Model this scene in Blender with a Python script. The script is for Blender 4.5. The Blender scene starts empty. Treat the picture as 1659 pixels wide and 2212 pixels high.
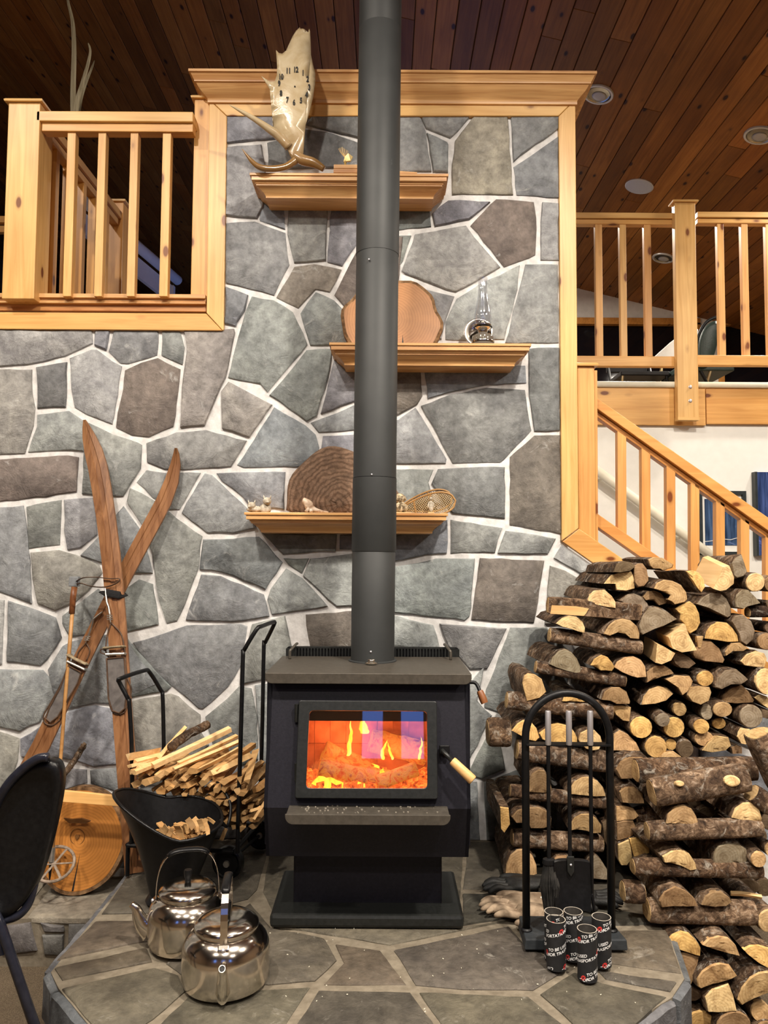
import bpy, bmesh, math, random
from mathutils import Vector, Matrix, noise

# ------------------------------------------------------------------ camera, world, light
SC = bpy.context.scene
F, CX, CY = 1640.0, 829.5, 1106.0            # focal length in pixels of the 1659x2212 frame
EYE = Vector((0, 0, 1.63))
PITCH, ROLL = math.radians(3.3), 0.006
FW = Vector((0, math.cos(PITCH), math.sin(PITCH)))
U0 = Vector((0, -math.sin(PITCH), math.cos(PITCH)))
R0 = Vector((1, 0, 0))
RT = R0 * math.cos(ROLL) + U0 * math.sin(ROLL)
UP = U0 * math.cos(ROLL) - R0 * math.sin(ROLL)
cam = bpy.data.cameras.new('camera')
cam.sensor_fit = 'VERTICAL'
cam.sensor_height = 36
cam.lens = 36 * F / 2212
cam.clip_start = 0.02
camo = bpy.data.objects.new('camera', cam)
SC.collection.objects.link(camo)
m3 = Matrix((RT, UP, -FW)).transposed()
camo.matrix_world = Matrix.Translation(EYE) @ m3.to_4x4()
SC.camera = camo

W = bpy.data.worlds.new('dusk')
W.use_nodes = True
SC.world = W
W.node_tree.nodes['Background'].inputs[0].default_value = (0.10, 0.20, 0.62, 1)
W.node_tree.nodes['Background'].inputs[1].default_value = 1.9

def lamp(x, y, z, watts, col=(1, .90, .775), size=.22, tx=0, ty=0, spread=170):
    l = bpy.data.lights.new('ceiling_and_fill_light', 'AREA')
    l.shape = 'DISK'; l.size = size; l.energy = watts; l.color = col
    l.spread = math.radians(spread)
    o = bpy.data.objects.new('ceiling_and_fill_light', l)
    o.location = (x, y, z)
    d = Vector((tx, ty, -1)).normalized()
    o.rotation_euler = d.to_track_quat('-Z', 'Y').to_euler()
    SC.collection.objects.link(o)
LAMPS = [(1.15, 0.75, 4.5, 150), (-1.25, 0.55, 4.85, 105), (2.9, 0.9, 4.1, 75), (-2.9, 1.0, 5.3, 65),
         (0.1, -1.6, 4.7, 70), (2.2, -2.2, 4.2, 40), (-2.2, -2.2, 5.1, 40)]
for x, y, z, w in LAMPS:
    lamp(x, y, z, w)
lamp(3.2, 6.0, 4.05, 60)
lamp(1.2, 6.3, 4.62, 75)  # unseen fill added behind the chimney to brighten the gable wall
for x, y, z, w in ((-2.3, 1.1, 3.95, 13), (-3.6, 2.6, 4.3, 6)):        # unseen fill lights added to brighten the left ceiling and railings
    l = bpy.data.lights.new('fill_light', 'POINT'); l.energy = w; l.color = (1, .84, .62); l.shadow_soft_size = .12
    o = bpy.data.objects.new('fill_light', l); o.location = (x, y, z); SC.collection.objects.link(o)
lamp(-3.9, 6.0, 5.4, 12)  # unseen fill added for the white half wall at the upper left
lamp(3.0, 4.1, 4.15, 34)
SC.view_settings.view_transform = 'Standard'
SC.view_settings.look = 'None'
SC.view_settings.gamma = 1
SC.view_settings.use_curve_mapping = False
SC.view_settings.exposure = 0.55
SC.cycles.max_bounces = 8
SC.cycles.transparent_max_bounces = 12
SC.cycles.sample_clamp_indirect = 6

# ------------------------------------------------------------------ helpers
RN = random.Random(11)
COL = SC.collection
ORG = {}

def ray(px, py):
    return FW + RT * ((px - CX) / F) + UP * ((CY - py) / F)
def P(px, py, Y):                    # the point at depth Y seen at a pixel of the photograph
    d = ray(px, py)
    return EYE + d * (Y / d.y)
def G(px, py, z):                    # the point at height z
    d = ray(px, py)
    return EYE + d * ((z - EYE.z) / d.z)
def PL(px, py, pt, n):               # the point on a plane
    d = ray(px, py)
    return EYE + d * ((Vector(pt) - EYE).dot(n) / d.dot(n))
CZ0, CSL = 5.03, 0.24                # the sloping ceiling z = CZ0 - CSL * x
def ceil_pt(px, py):
    return PL(px, py, (0, 0, CZ0), Vector((CSL, 0, 1)).normalized())
def mpp(Y):
    return Y / F

def tag(o, label=None, cat=None, group=None, kind=None):
    if label: o['label'] = label
    if cat: o['category'] = cat
    if group: o['group'] = group
    if kind: o['kind'] = kind
    return o
def thing(name, loc, label, cat, group=None):
    o = bpy.data.objects.new(name, None)
    o.empty_display_size = .05
    o.location = loc
    COL.objects.link(o)
    ORG[o] = Vector(loc)
    return tag(o, label, cat, group)

class MB:
    def __init__(s): s.v = []; s.f = []
    def add(s, vs, fs):
        n = len(s.v)
        s.v += [Vector(v) for v in vs]
        s.f += [[i + n for i in f] for f in fs]
        return s
    def hexa(s, p):                  # eight corners: four of one face, the four behind it
        return s.add(p, [(0, 1, 2, 3), (7, 6, 5, 4), (0, 4, 5, 1), (1, 5, 6, 2), (2, 6, 7, 3), (3, 7, 4, 0)])
    def box(s, x0, x1, y0, y1, z0, z1):
        return s.hexa([(x0, y0, z0), (x1, y0, z0), (x1, y0, z1), (x0, y0, z1), (x0, y1, z0), (x1, y1, z0), (x1, y1, z1), (x0, y1, z1)])
    def obox(s, c, ax, ay, az):      # centre and three half axes
        c, ax, ay, az = map(Vector, (c, ax, ay, az))
        return s.hexa([c - ax - ay - az, c + ax - ay - az, c + ax - ay + az, c - ax - ay + az,
                       c - ax + ay - az, c + ax + ay - az, c + ax + ay + az, c - ax + ay + az])
    def prism(s, pts, d):
        n = len(pts); d = Vector(d)
        pts = [Vector(p) for p in pts]
        return s.add(pts + [p + d for p in pts],
                     [list(range(n)), list(range(2 * n - 1, n - 1, -1))] + [(i, i + n, (i + 1) % n + n, (i + 1) % n) for i in range(n)])
    def rings(s, rs, cap0=True, cap1=True, closed=True):
        n = len(rs[0]); vs = [p for r in rs for p in r]; fs = []
        for a in range(len(rs) - 1):
            for i in range(n if closed else n - 1):
                j = (i + 1) % n
                fs.append((a * n + i, a * n + j, (a + 1) * n + j, (a + 1) * n + i))
        if cap0: fs.append(list(range(n - 1, -1, -1)))
        if cap1: fs.append([(len(rs) - 1) * n + i for i in range(n)])
        return s.add(vs, fs)
    def tube(s, path, rad, n=10, closed=False, flat=1.0, cap=True, upv=None):
        path = [Vector(p) for p in path]
        k = len(path)
        if not hasattr(rad, '__len__'): rad = [rad] * k
        rs = []; prev = None
        for i, p in enumerate(path):
            if closed: t = path[(i + 1) % k] - path[i - 1]
            else: t = path[min(i + 1, k - 1)] - path[max(i - 1, 0)]
            t.normalize()
            a = Vector(upv) if upv else (prev if prev is not None else Vector((0, 0, 1)) if abs(t.z) < .9 else Vector((1, 0, 0)))
            a = a - t * a.dot(t)
            if a.length < 1e-5: a = t.orthogonal()
            a.normalize(); prev = a
            b = t.cross(a)
            rs.append([p + (a * math.cos(q) * flat + b * math.sin(q)) * rad[i] for q in [2 * math.pi * j / n for j in range(n)]])
        if closed:
            rs.append(rs[0]); return s.rings(rs, False, False)
        return s.rings(rs, cap, cap)
    def lathe(s, c, prof, n=28, ax=None, cap0=True, cap1=True, sx=1, sy=1):
        c = Vector(c)
        q = (Vector(ax).normalized().to_track_quat('Z', 'Y').to_matrix() if ax is not None else Matrix.Identity(3))
        rs = [[c + q @ Vector((r * sx * math.cos(2 * math.pi * i / n), r * sy * math.sin(2 * math.pi * i / n), z)) for i in range(n)] for r, z in prof]
        return s.rings(rs, cap0, cap1)
    def build(s, name, m, parent=None, smooth=False, bevel=0, col=None, label=None, cat=None, group=None, kind=None, org=None, sub=0, autos=None):
        lo = Vector([min(v[i] for v in s.v) for i in range(3)]); hi = Vector([max(v[i] for v in s.v) for i in range(3)])
        o0 = Vector(org) if org is not None else (lo + hi) / 2
        me = bpy.data.meshes.new(name)
        me.from_pydata([v - o0 for v in s.v], [], s.f)
        bm = bmesh.new(); bm.from_mesh(me)
        bmesh.ops.recalc_face_normals(bm, faces=bm.faces)
        bm.to_mesh(me); bm.free()
        if smooth: me.shade_smooth()
        if autos: me.shade_smooth(); me.set_sharp_from_angle(angle=math.radians(autos))
        me.materials.append(getattr(m, "m", m))
        o = bpy.data.objects.new(name, me)
        COL.objects.link(o)
        o.location = o0 - (ORG[parent] if parent else Vector())
        ORG[o] = o0
        if parent: o.parent = parent
        if col: o.color = (*col, 1)
        if bevel:
            b = o.modifiers.new('bevel', 'BEVEL'); b.width = bevel; b.segments = 2; b.limit_method = 'ANGLE'
        if sub:
            b = o.modifiers.new('sub', 'SUBSURF'); b.levels = sub; b.render_levels = sub
        return tag(o, label, cat, group, kind)

def slab(pts, Y, th, name, m, parent=None, **k):       # an outline at depth Y, its own thickness behind it
    return MB().prism([P(x, y, Y) for x, y in pts], (0, th, 0)).build(name, m, parent, **k)
def bar(x0, y0, x1, y1, Y, th, name, m, parent=None, **k):
    a = P((x0 + x1) / 2, y0, Y).z; b = P((x0 + x1) / 2, y1, Y).z
    c = P(x0, (y0 + y1) / 2, Y).x; d = P(x1, (y0 + y1) / 2, Y).x
    return MB().box(c, d, Y, Y + th, b, a).build(name, m, parent, **k)
def copy_part(o, parent, loc=None):
    c = o.copy(); COL.objects.link(c)
    if parent: c.parent = parent
    if loc is not None: c.location = loc
    return c
def jit(v, a):
    return v + Vector((RN.uniform(-a, a), RN.uniform(-a, a), RN.uniform(-a, a)))
def smooth_path(pts, k=6):                              # Catmull-Rom
    pts = [Vector(p) for p in pts]; out = []
    for i in range(len(pts) - 1):
        p0, p1, p2, p3 = pts[max(i - 1, 0)], pts[i], pts[i + 1], pts[min(i + 2, len(pts) - 1)]
        for j in range(k):
            t = j / k
            out.append(.5 * ((2 * p1) + (p2 - p0) * t + (2 * p0 - 5 * p1 + 4 * p2 - p3) * t * t + (3 * p1 - p0 - 3 * p2 + p3) * t ** 3))
    return out + [pts[-1]]

# ------------------------------------------------------------------ materials
class N:
    def __init__(s, name):
        s.m = bpy.data.materials.new(name); s.m.use_nodes = True
        s.t = s.m.node_tree; s.b = s.t.nodes['Principled BSDF']; s.out = s.t.nodes['Material Output']
    def n(s, ty, **k):
        o = s.t.nodes.new(ty)
        for a, v in k.items(): setattr(o, a, v)
        return o
    def l(s, a, b): s.t.links.new(a, b)
    def coords(s, scale, rnd=7.0):
        tc = s.n('ShaderNodeTexCoord'); oi = s.n('ShaderNodeObjectInfo')
        sc = s.n('ShaderNodeVectorMath', operation='SCALE'); sc.inputs[0].default_value = (rnd, rnd * .7, rnd * 1.3)
        s.l(oi.outputs['Random'], sc.inputs['Scale'])
        ad = s.n('ShaderNodeVectorMath', operation='ADD'); s.l(tc.outputs['Object'], ad.inputs[0]); s.l(sc.outputs[0], ad.inputs[1])
        mp = s.n('ShaderNodeMapping'); mp.inputs['Scale'].default_value = scale; s.l(ad.outputs[0], mp.inputs[0])
        s.oi = oi
        return mp.outputs[0]
    def noise(s, vec, scale, detail=5, rough=.55, dist=0):
        x = s.n('ShaderNodeTexNoise'); x.inputs['Scale'].default_value = scale; x.inputs['Detail'].default_value = detail
        x.inputs['Roughness'].default_value = rough; x.inputs['Distortion'].default_value = dist
        if vec: s.l(vec, x.inputs['Vector'])
        return x.outputs[0]
    def ramp(s, fac, stops):
        r = s.n('ShaderNodeValToRGB'); e = r.color_ramp.elements
        while len(e) < len(stops): e.new(.5)
        for q, (p, c) in zip(e, stops):
            q.position = p; q.color = (*c, 1) if len(c) == 3 else c
        s.l(fac, r.inputs[0]); return r.outputs[0]
    def mix(s, a, b, fac, mode='MIX'):
        x = s.n('ShaderNodeMix', data_type='RGBA', blend_type=mode)
        for i, v in ((6, a), (7, b)):
            if isinstance(v, tuple): x.inputs[i].default_value = (*v, 1)
            else: s.l(v, x.inputs[i])
        if isinstance(fac, (int, float)): x.inputs[0].default_value = fac
        else: s.l(fac, x.inputs[0])
        return x.outputs[2]
    def bump(s, h, strength, dist=.01):
        b = s.n('ShaderNodeBump'); b.inputs['Strength'].default_value = strength; b.inputs['Distance'].default_value = dist
        s.l(h, b.inputs['Height']); s.l(b.outputs[0], s.b.inputs['Normal'])
    def base(s, c):
        if isinstance(c, tuple): s.b.inputs['Base Color'].default_value = (*c, 1)
        else: s.l(c, s.b.inputs['Base Color'])
    def set(s, rough=.5, metal=0, spec=.5, **k):
        s.b.inputs['Roughness'].default_value = rough; s.b.inputs['Metallic'].default_value = metal
        s.b.inputs['Specular IOR Level'].default_value = spec
        for a, v in k.items(): s.b.inputs[a].default_value = v
        return s.m

def noisy(name, c1, c2, scale=(1, 1, 1), ns=12, rough=.6, bump=.2, metal=0, objcol=False, spec=.4, detail=5, bscale=None, bd=.006, lo=.35, hi=.68):
    a = N(name); v = a.coords(scale)
    f = a.noise(v, ns, detail)
    c = a.ramp(f, [(lo, c1), (hi, c2)])
    if objcol: c = a.mix(c, a.oi.outputs['Color'], 1.0, 'MULTIPLY')
    a.base(c)
    if bump: a.bump(a.noise(v, bscale or ns * 2, 6, .65), bump, bd)
    return a.set(rough, metal, spec)

def wood(name, axis, c1, c2, knot=(.20, .065, .018), rough=.38, objcol=True, kn=True, gs=1.0, spec=.45):
    a = N(name)
    g = [34 * gs, 34 * gs, 34 * gs]; g['xyz'.index(axis)] = 1.6 * gs
    v = a.coords(tuple(g))
    f = a.noise(v, 1.0, 4, .6, 1.2)
    c = a.ramp(f, [(.28, c1), (.5, tuple((p + q) / 2 for p, q in zip(c1, c2))), (.72, c2)])
    kk = [9, 9, 9]; kk['xyz'.index(axis)] = 4.2
    mp = a.n('ShaderNodeMapping'); mp.inputs['Scale'].default_value = tuple(q / w for q, w in zip(kk, g)); a.l(v, mp.inputs[0])
    f2 = a.noise(mp.outputs[0], .6, 2)
    c = a.mix(c, a.ramp(f2, [(.35, (.78, .7, .62)), (.65, (1.1, 1.08, 1.05))]), .6, 'MULTIPLY')
    if kn:
        vo = a.n('ShaderNodeTexVoronoi'); vo.inputs['Scale'].default_value = 1.0; a.l(mp.outputs[0], vo.inputs['Vector'])
        k = a.ramp(vo.outputs['Distance'], [(.09, (1, 1, 1)), (.13, (.25, .25, .25)), (.19, (0, 0, 0))])
        c = a.mix(c, knot, k)
    if objcol: c = a.mix(c, a.oi.outputs['Color'], 1.0, 'MULTIPLY')
    a.base(c)
    a.bump(f, .06, .003)
    return a.set(rough, 0, spec)

PC1, PC2 = (.66, .375, .12), (.85, .56, .225)
PX = wood('pine_x', 'x', PC1, PC2); PY = wood('pine_y', 'y', PC1, PC2); PZ = wood('pine_z', 'z', PC1, PC2)
FX = wood('fir_moulding', 'x', (.48, .22, .075), (.82, .52, .23), kn=False, gs=1.1)
CEILW = wood('ceiling_pine', 'y', (.175, .068, .013), (.29, .12, .026), knot=(.03, .01, .005), rough=.55, spec=.22)
SKIW = wood('ski_wood', 'z', (.13, .052, .021), (.33, .165, .075), kn=False, rough=.32)
STICK = wood('split_kindling', 'x', (.60, .38, .17), (.86, .64, .36), kn=False, rough=.75)
def stone_mat(name, tint=(1, 1, 1), rough=.68, spec=.35):
    a = N(name); v = a.coords((1, 1, 1), 9)
    f1 = a.noise(v, 5, 6, .62, .6); f2 = a.noise(v, 26, 6, .7); f3 = a.noise(v, 9, 8, .72, 1.5)
    c = a.mix(a.ramp(f1, [(.3, (.62, .62, .64)), (.7, (1.22, 1.22, 1.2))]), a.ramp(f2, [(.3, (.6, .6, .6)), (.7, (1.3, 1.3, 1.3))]), 1.0, 'MULTIPLY')
    c = a.mix(c, a.oi.outputs['Color'], 1.0, 'MULTIPLY')
    c = a.mix(c, (.62 * tint[0], .62 * tint[1], .6 * tint[2]), a.ramp(f3, [(.60, (0, 0, 0)), (.74, (.55, .55, .55))]))
    a.base(c)
    h = a.mix(f3, f2, .35)
    a.bump(h, .9, .014)
    return a.set(rough, 0, spec)
STONE = stone_mat('slate_stone')
HSTONE = stone_mat('hearth_slate', (.62, .58, .52), .6)
MORTAR = noisy('mortar', (.60, .59, .58), (.80, .79, .78), ns=30, rough=.9, bump=.5, bd=.004)
HMORTAR = noisy('hearth_mortar', (.135, .112, .080), (.21, .178, .132), ns=30, rough=.9, bump=.5, bd=.004)
BARK = None
def bark():
    a = N('log_bark'); v = a.coords((1, 1, 1), 5)
    f = a.noise(v, 38, 8, .72, .8); g = a.noise(v, 12, 4, .6)
    c = a.ramp(f, [(.32, (.018, .011, .007)), (.47, (.085, .055, .034)), (.58, (.20, .145, .098)), (.70, (.42, .36, .29))])
    c = a.mix(c, a.ramp(g, [(.35, (.42, .38, .36)), (.65, (1.2, 1.15, 1.1))]), 1.0, 'MULTIPLY')
    c = a.mix(c, a.oi.outputs['Color'], 1.0, 'MULTIPLY')
    g2 = a.noise(v, 17, 7, .75, 1.6)
    c = a.mix(c, (.42, .38, .32), a.ramp(g2, [(.545, (0, 0, 0)), (.66, (.75, .75, .75))]))
    a.base(c); a.bump(f, .9, .012)
    return a.set(.85, 0, .25)
BARK = bark()
def cut():
    a = N('cut_wood'); tc = a.n('ShaderNodeTexCoord'); v = a.coords((1, 1, 1), 5)
    w = a.n('ShaderNodeTexWave', wave_type='RINGS', rings_direction='Y'); w.inputs['Scale'].default_value = 34; w.inputs['Distortion'].default_value = 5
    w.inputs['Detail'].default_value = 3; w.inputs['Detail Scale'].default_value = .8
    ad = a.n('ShaderNodeVectorMath', operation='ADD'); ad.inputs[1].default_value = (.004, 0, .012)
    a.l(tc.outputs['Object'], ad.inputs[0]); a.l(ad.outputs[0], w.inputs['Vector'])
    f = a.noise(v, 24, 6, .7, .6)
    c = a.ramp(f, [(.28, (.42, .34, .27)), (.5, (.86, .82, .76)), (.72, (1.15, 1.15, 1.15))])
    c = a.mix(c, a.ramp(w.outputs[1], [(.0, (.72, .62, .5)), (.6, (1, 1, 1))]), .5, 'MULTIPLY')
    c = a.mix(c, a.oi.outputs['Color'], 1.0, 'MULTIPLY')
    a.base(c); a.bump(f, .5, .006)
    return a.set(.8, 0, .3)
CUT = cut()
BLACK = noisy('black_paint', (.004, .004, .0045), (.007, .007, .008), ns=60, rough=.42, bump=.05, spec=.25)
STOVE = noisy('stove_paint', (.0075, .0072, .012), (.0115, .011, .017), ns=120, rough=.5, bump=.08, spec=.25)
def pipem():
    a = N('pipe_paint'); v = a.coords((1, 1, 1), 3)
    c = a.ramp(a.noise(v, 6, 5), [(.3, (.022, .024, .0245)), (.7, (.033, .035, .0355))])
    st = a.n('ShaderNodeMapping'); st.inputs['Scale'].default_value = (9, 9, 4); a.l(v, st.inputs[0])
    c = a.mix(c, (.16, .165, .165), a.ramp(a.noise(st.outputs[0], 1.5, 9, .78, .8), [(.66, (0, 0, 0)), (.74, (.6, .6, .6))]))
    a.base(c); return a.set(.55, 0, .4)
PIPE = pipem()
PEWTER = noisy('pewter_enamel', (.062, .054, .044), (.085, .074, .060), ns=60, rough=.45, bump=.05, metal=.3)
DOORM = noisy('door_iron', (.009, .010, .0095), (.015, .016, .0155), ns=80, rough=.38, bump=.06)
STEEL = noisy('polished_steel', (.62, .57, .50), (.74, .68, .60), ns=6, rough=.15, bump=.02, metal=1)
BRUSH = noisy('satin_steel', (.50, .48, .50), (.62, .60, .62), scale=(60, 60, 2), ns=2, rough=.42, bump=.04, metal=.8)
WHITE = noisy('white_paint', (.80, .79, .74), (.84, .83, .78), ns=20, rough=.6, bump=.03)
CREAM = noisy('cream_pipe_paint', (.76, .72, .58), (.82, .78, .64), ns=20, rough=.4, bump=.02)
GREYW = noisy('grey_plaster', (.58, .55, .50), (.64, .61, .56), ns=20, rough=.8, bump=.03)
DARKGL = noisy('night_window_glass', (.004, .004, .006), (.006, .006, .008), ns=3, rough=.06, bump=0)
CARPET = noisy('brown_carpet', (.085, .060, .036), (.20, .15, .095), ns=260, rough=.95, bump=.9, bd=.006)
TAN = noisy('brown_wall_panel', (.13, .085, .05), (.19, .125, .075), ns=8, rough=.8, bump=.02)
LEATHER = noisy('brown_leather', (.05, .028, .016), (.11, .06, .035), ns=30, rough=.5, bump=.2)
RUBBER = noisy('grey_rubber_mat', (.085, .075, .072), (.14, .125, .118), ns=30, rough=.7, bump=.2)
PLASTIC = noisy('black_plastic', (.004, .004, .0045), (.007, .007, .0075), ns=80, rough=.3, bump=.1, spec=.25)
GRIP = wood('handle_wood', 'x', (.62, .36, .13), (.80, .54, .25), kn=False, rough=.45)
BROWNGRIP = wood('dark_handle_wood', 'z', (.16, .055, .02), (.26, .10, .035), kn=False, rough=.4)
INK = noisy('black_ink', (.01, .01, .01), (.014, .014, .014), ns=5, bump=0)
WINK = noisy('white_ink', (.78, .78, .78), (.84, .84, .84), ns=5, bump=0)
RINK = noisy('red_ink', (.62, .03, .03), (.72, .05, .04), ns=5, bump=0)
# ------------------------------------------------------------------ the room
WY = 3.5
def struct(o): o['kind'] = 'structure'; return o
def plane_box(name, m, x0, x1, y0, y1, z0, z1, parent=None, **k):
    return MB().box(x0, x1, y0, y1, z0, z1).build(name, m, parent, **k)
struct(plane_box('floor', CARPET, -7, 7, -6, 4.7, -.06, 0))
XL, XR = -6.5, 6.0
# side and rear walls, with dusk windows behind the viewer
struct(plane_box('wall_left', TAN, XL - .1, XL, -6, 13, 0, 7.2))
struct(plane_box('wall_right', TAN, XR, XR + .1, -6, 13, 0, 7.2))
rear = MB()
for x0, x1, z0, z1 in [(XL, XR, 0, 2.55), (XL, XR, 4.1, 7.2), (XL, -3.4, 2.55, 4.1), (-2.6, -.30, 2.55, 4.1), (.0, .27, 2.55, 4.1), (.60, 2.6, 2.55, 4.1), (3.4, XR, 2.55, 4.1)]:
    rear.box(x0, x1, -6.1, -6, z0, z1)
struct(rear.build('wall_rear', TAN))
# sloping board ceiling
def cz(x): return CZ0 - CSL * x
base = MB().hexa([(XL, -6, cz(XL) + .03), (XR, -6, cz(XR) + .03), (XR, -6, cz(XR) + .2), (XL, -6, cz(XL) + .2),
                  (XL, 13.2, cz(XL) + .03), (XR, 13.2, cz(XR) + .03), (XR, 13.2, cz(XR) + .2), (XL, 13.2, cz(XL) + .2)])
ceiling = struct(base.build('ceiling', CEILW, col=(.7, .62, .55), org=(0, 3, CZ0)))
pw = .128
x = XL + .02
rc = random.Random(5)
k = 0
while x < XR - .15:
    cuts = [1.0 if -5 < x < 5 else -2, 13.1]
    nb = 2 if -3.4 < x < 3.6 else 1
    for _ in range(nb): cuts.append(rc.uniform(3.6, 10))
    cuts.sort()
    for a, b in zip(cuts[:-1], cuts[1:]):
        x1 = x + pw - .005
        g = .62 + .75 * rc.random(); w = rc.uniform(.9, 1.08)
        MB().hexa([(x, a + .002, cz(x)), (x1, a + .002, cz(x1)), (x1, a + .002, cz(x1) + .022), (x, a + .002, cz(x) + .022),
                   (x, b, cz(x)), (x1, b, cz(x1)), (x1, b, cz(x1) + .022), (x, b, cz(x) + .022)]).build('ceiling_plank', CEILW, ceiling, col=(g, g * w * .97, g * w * w * .9), bevel=.004)
    x += pw
# upper floor: gable walls, floors
GY = 8.06
gx0, gx1 = .3, XR
g = MB()
wz0, wz1 = 1.63 + (1200 - 985) / F * GY, P(1300, 697, GY).z
def gwall(x0, x1, z0, z1=None):
    p = [(x0, GY, z0), (x1, GY, z0), (x1, GY, z1 if z1 else cz(x1) + .02), (x0, GY, z1 if z1 else cz(x0) + .02)]
    g.prism(p, (0, .12, 0))
wxs = [P(1247, 720, GY).x - .5, P(1500, 720, GY).x, P(1562, 720, GY).x, P(1720, 720, GY).x]
gwall(gx0, gx1, wz1); gwall(gx0, gx1, 2.6, wz0)
gwall(gx0, wxs[0], wz0, wz1); gwall(wxs[1], wxs[2], wz0, wz1); gwall(wxs[3], gx1, wz0, wz1)
struct(g.build('wall_gable', GREYW))
for i in (0, 2):
    wn = struct(plane_box('window_%d' % (1 + i // 2), DARKGL, wxs[i] - .01, wxs[i + 1] + .01, GY + .05, GY + .07, wz0 - .01, wz1 + .01))
    fr = MB()
    fr.box(wxs[i] - .06, wxs[i + 1] + .06, GY - .02, GY + .05, wz1 - .02, wz1 + .05)
    fr.box(wxs[i] - .06, wxs[i], GY - .02, GY + .05, wz0, wz1); fr.box(wxs[i + 1], wxs[i + 1] + .06, GY - .02, GY + .05, wz0, wz1)
    fr.box(wxs[i] - .06, wxs[i + 1] + .06, GY - .03, GY + .05, wz0 - .05, wz0)
    fr.build('window_frame', CEILW, wn, col=(2.0, 2.2, 2.4))
struct(plane_box('wall_partition', GREYW, .2, .3, GY, 13, 2.6, 5.1))
struct(plane_box('wall_far', CEILW, XL, .3, 12.9, 13, 2.6, 6.8, col=(.25, .22, .2)))
FZ = 2.655
struct(plane_box('floor_upper_left', CARPET, XL, -.8, WY + .02, 13, FZ - .2, FZ))
RY = 4.6                                   # the edge of the upper floor on the far side of the stairwell
struct(plane_box('floor_upper_right', CARPET, .3, XR, RY + .03, GY, FZ - .25, FZ - .03))
stw = struct(slab([(930, 915), (2500, 915), (2500, 2150), (930, 2150)], RY, .1, 'wall_stairwell', WHITE))

# ------------------------------------------------------------------ stone wall
CR = {'A': (0, 690, 2.9625), 'B': (480, 230, 2.1545), 'C': (480, 900, 2.1545), 'D': (0, 1200, 2.910), 'E': (230, 1320, 3.456), 'X': (0, 0, 1.0),
      'W1': (1120, 1190, 5.925), 'W2': (1379, 1180, 5.925), 'W3': (1040, 1460, 5.53), 'W4': (1300, 1420, 4.621), 'W5': (1060, 1690, 5.53),
      'W6': (1320, 1600, 4.894), 'W7': (1330, 1850, 5.043), 'K': (400, 0, 2.765), 'S': (550, 1360, 3.13), 'T': (1050, 1450, 3.254), 'U': (1030, 1650, 2.637)}
def px(c, x, y):
    a = CR[c]; return (a[0] + x / a[2], a[1] + y / a[2])
def parse(s):
    out = []; c = 'X'
    for t in s.split():
        if t in CR: c = t
        else:
            x, y = t.split(','); out.append(px(c, float(x), float(y)))
    return out
SCOL = {'g': (0.307, 0.322, 0.328), 'l': (0.392, 0.400, 0.402), 'd': (0.212, 0.221, 0.227), 'b': (0.185, 0.161, 0.141), 'o': (0.350, 0.322, 0.264), 'u': (0.270, 0.285, 0.314), 't': (0.318, 0.306, 0.286), 'n': (0.265, 0.279, 0.275)}  # some dark and bluish stones carry the shade of shelves and antler in their colour
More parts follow.
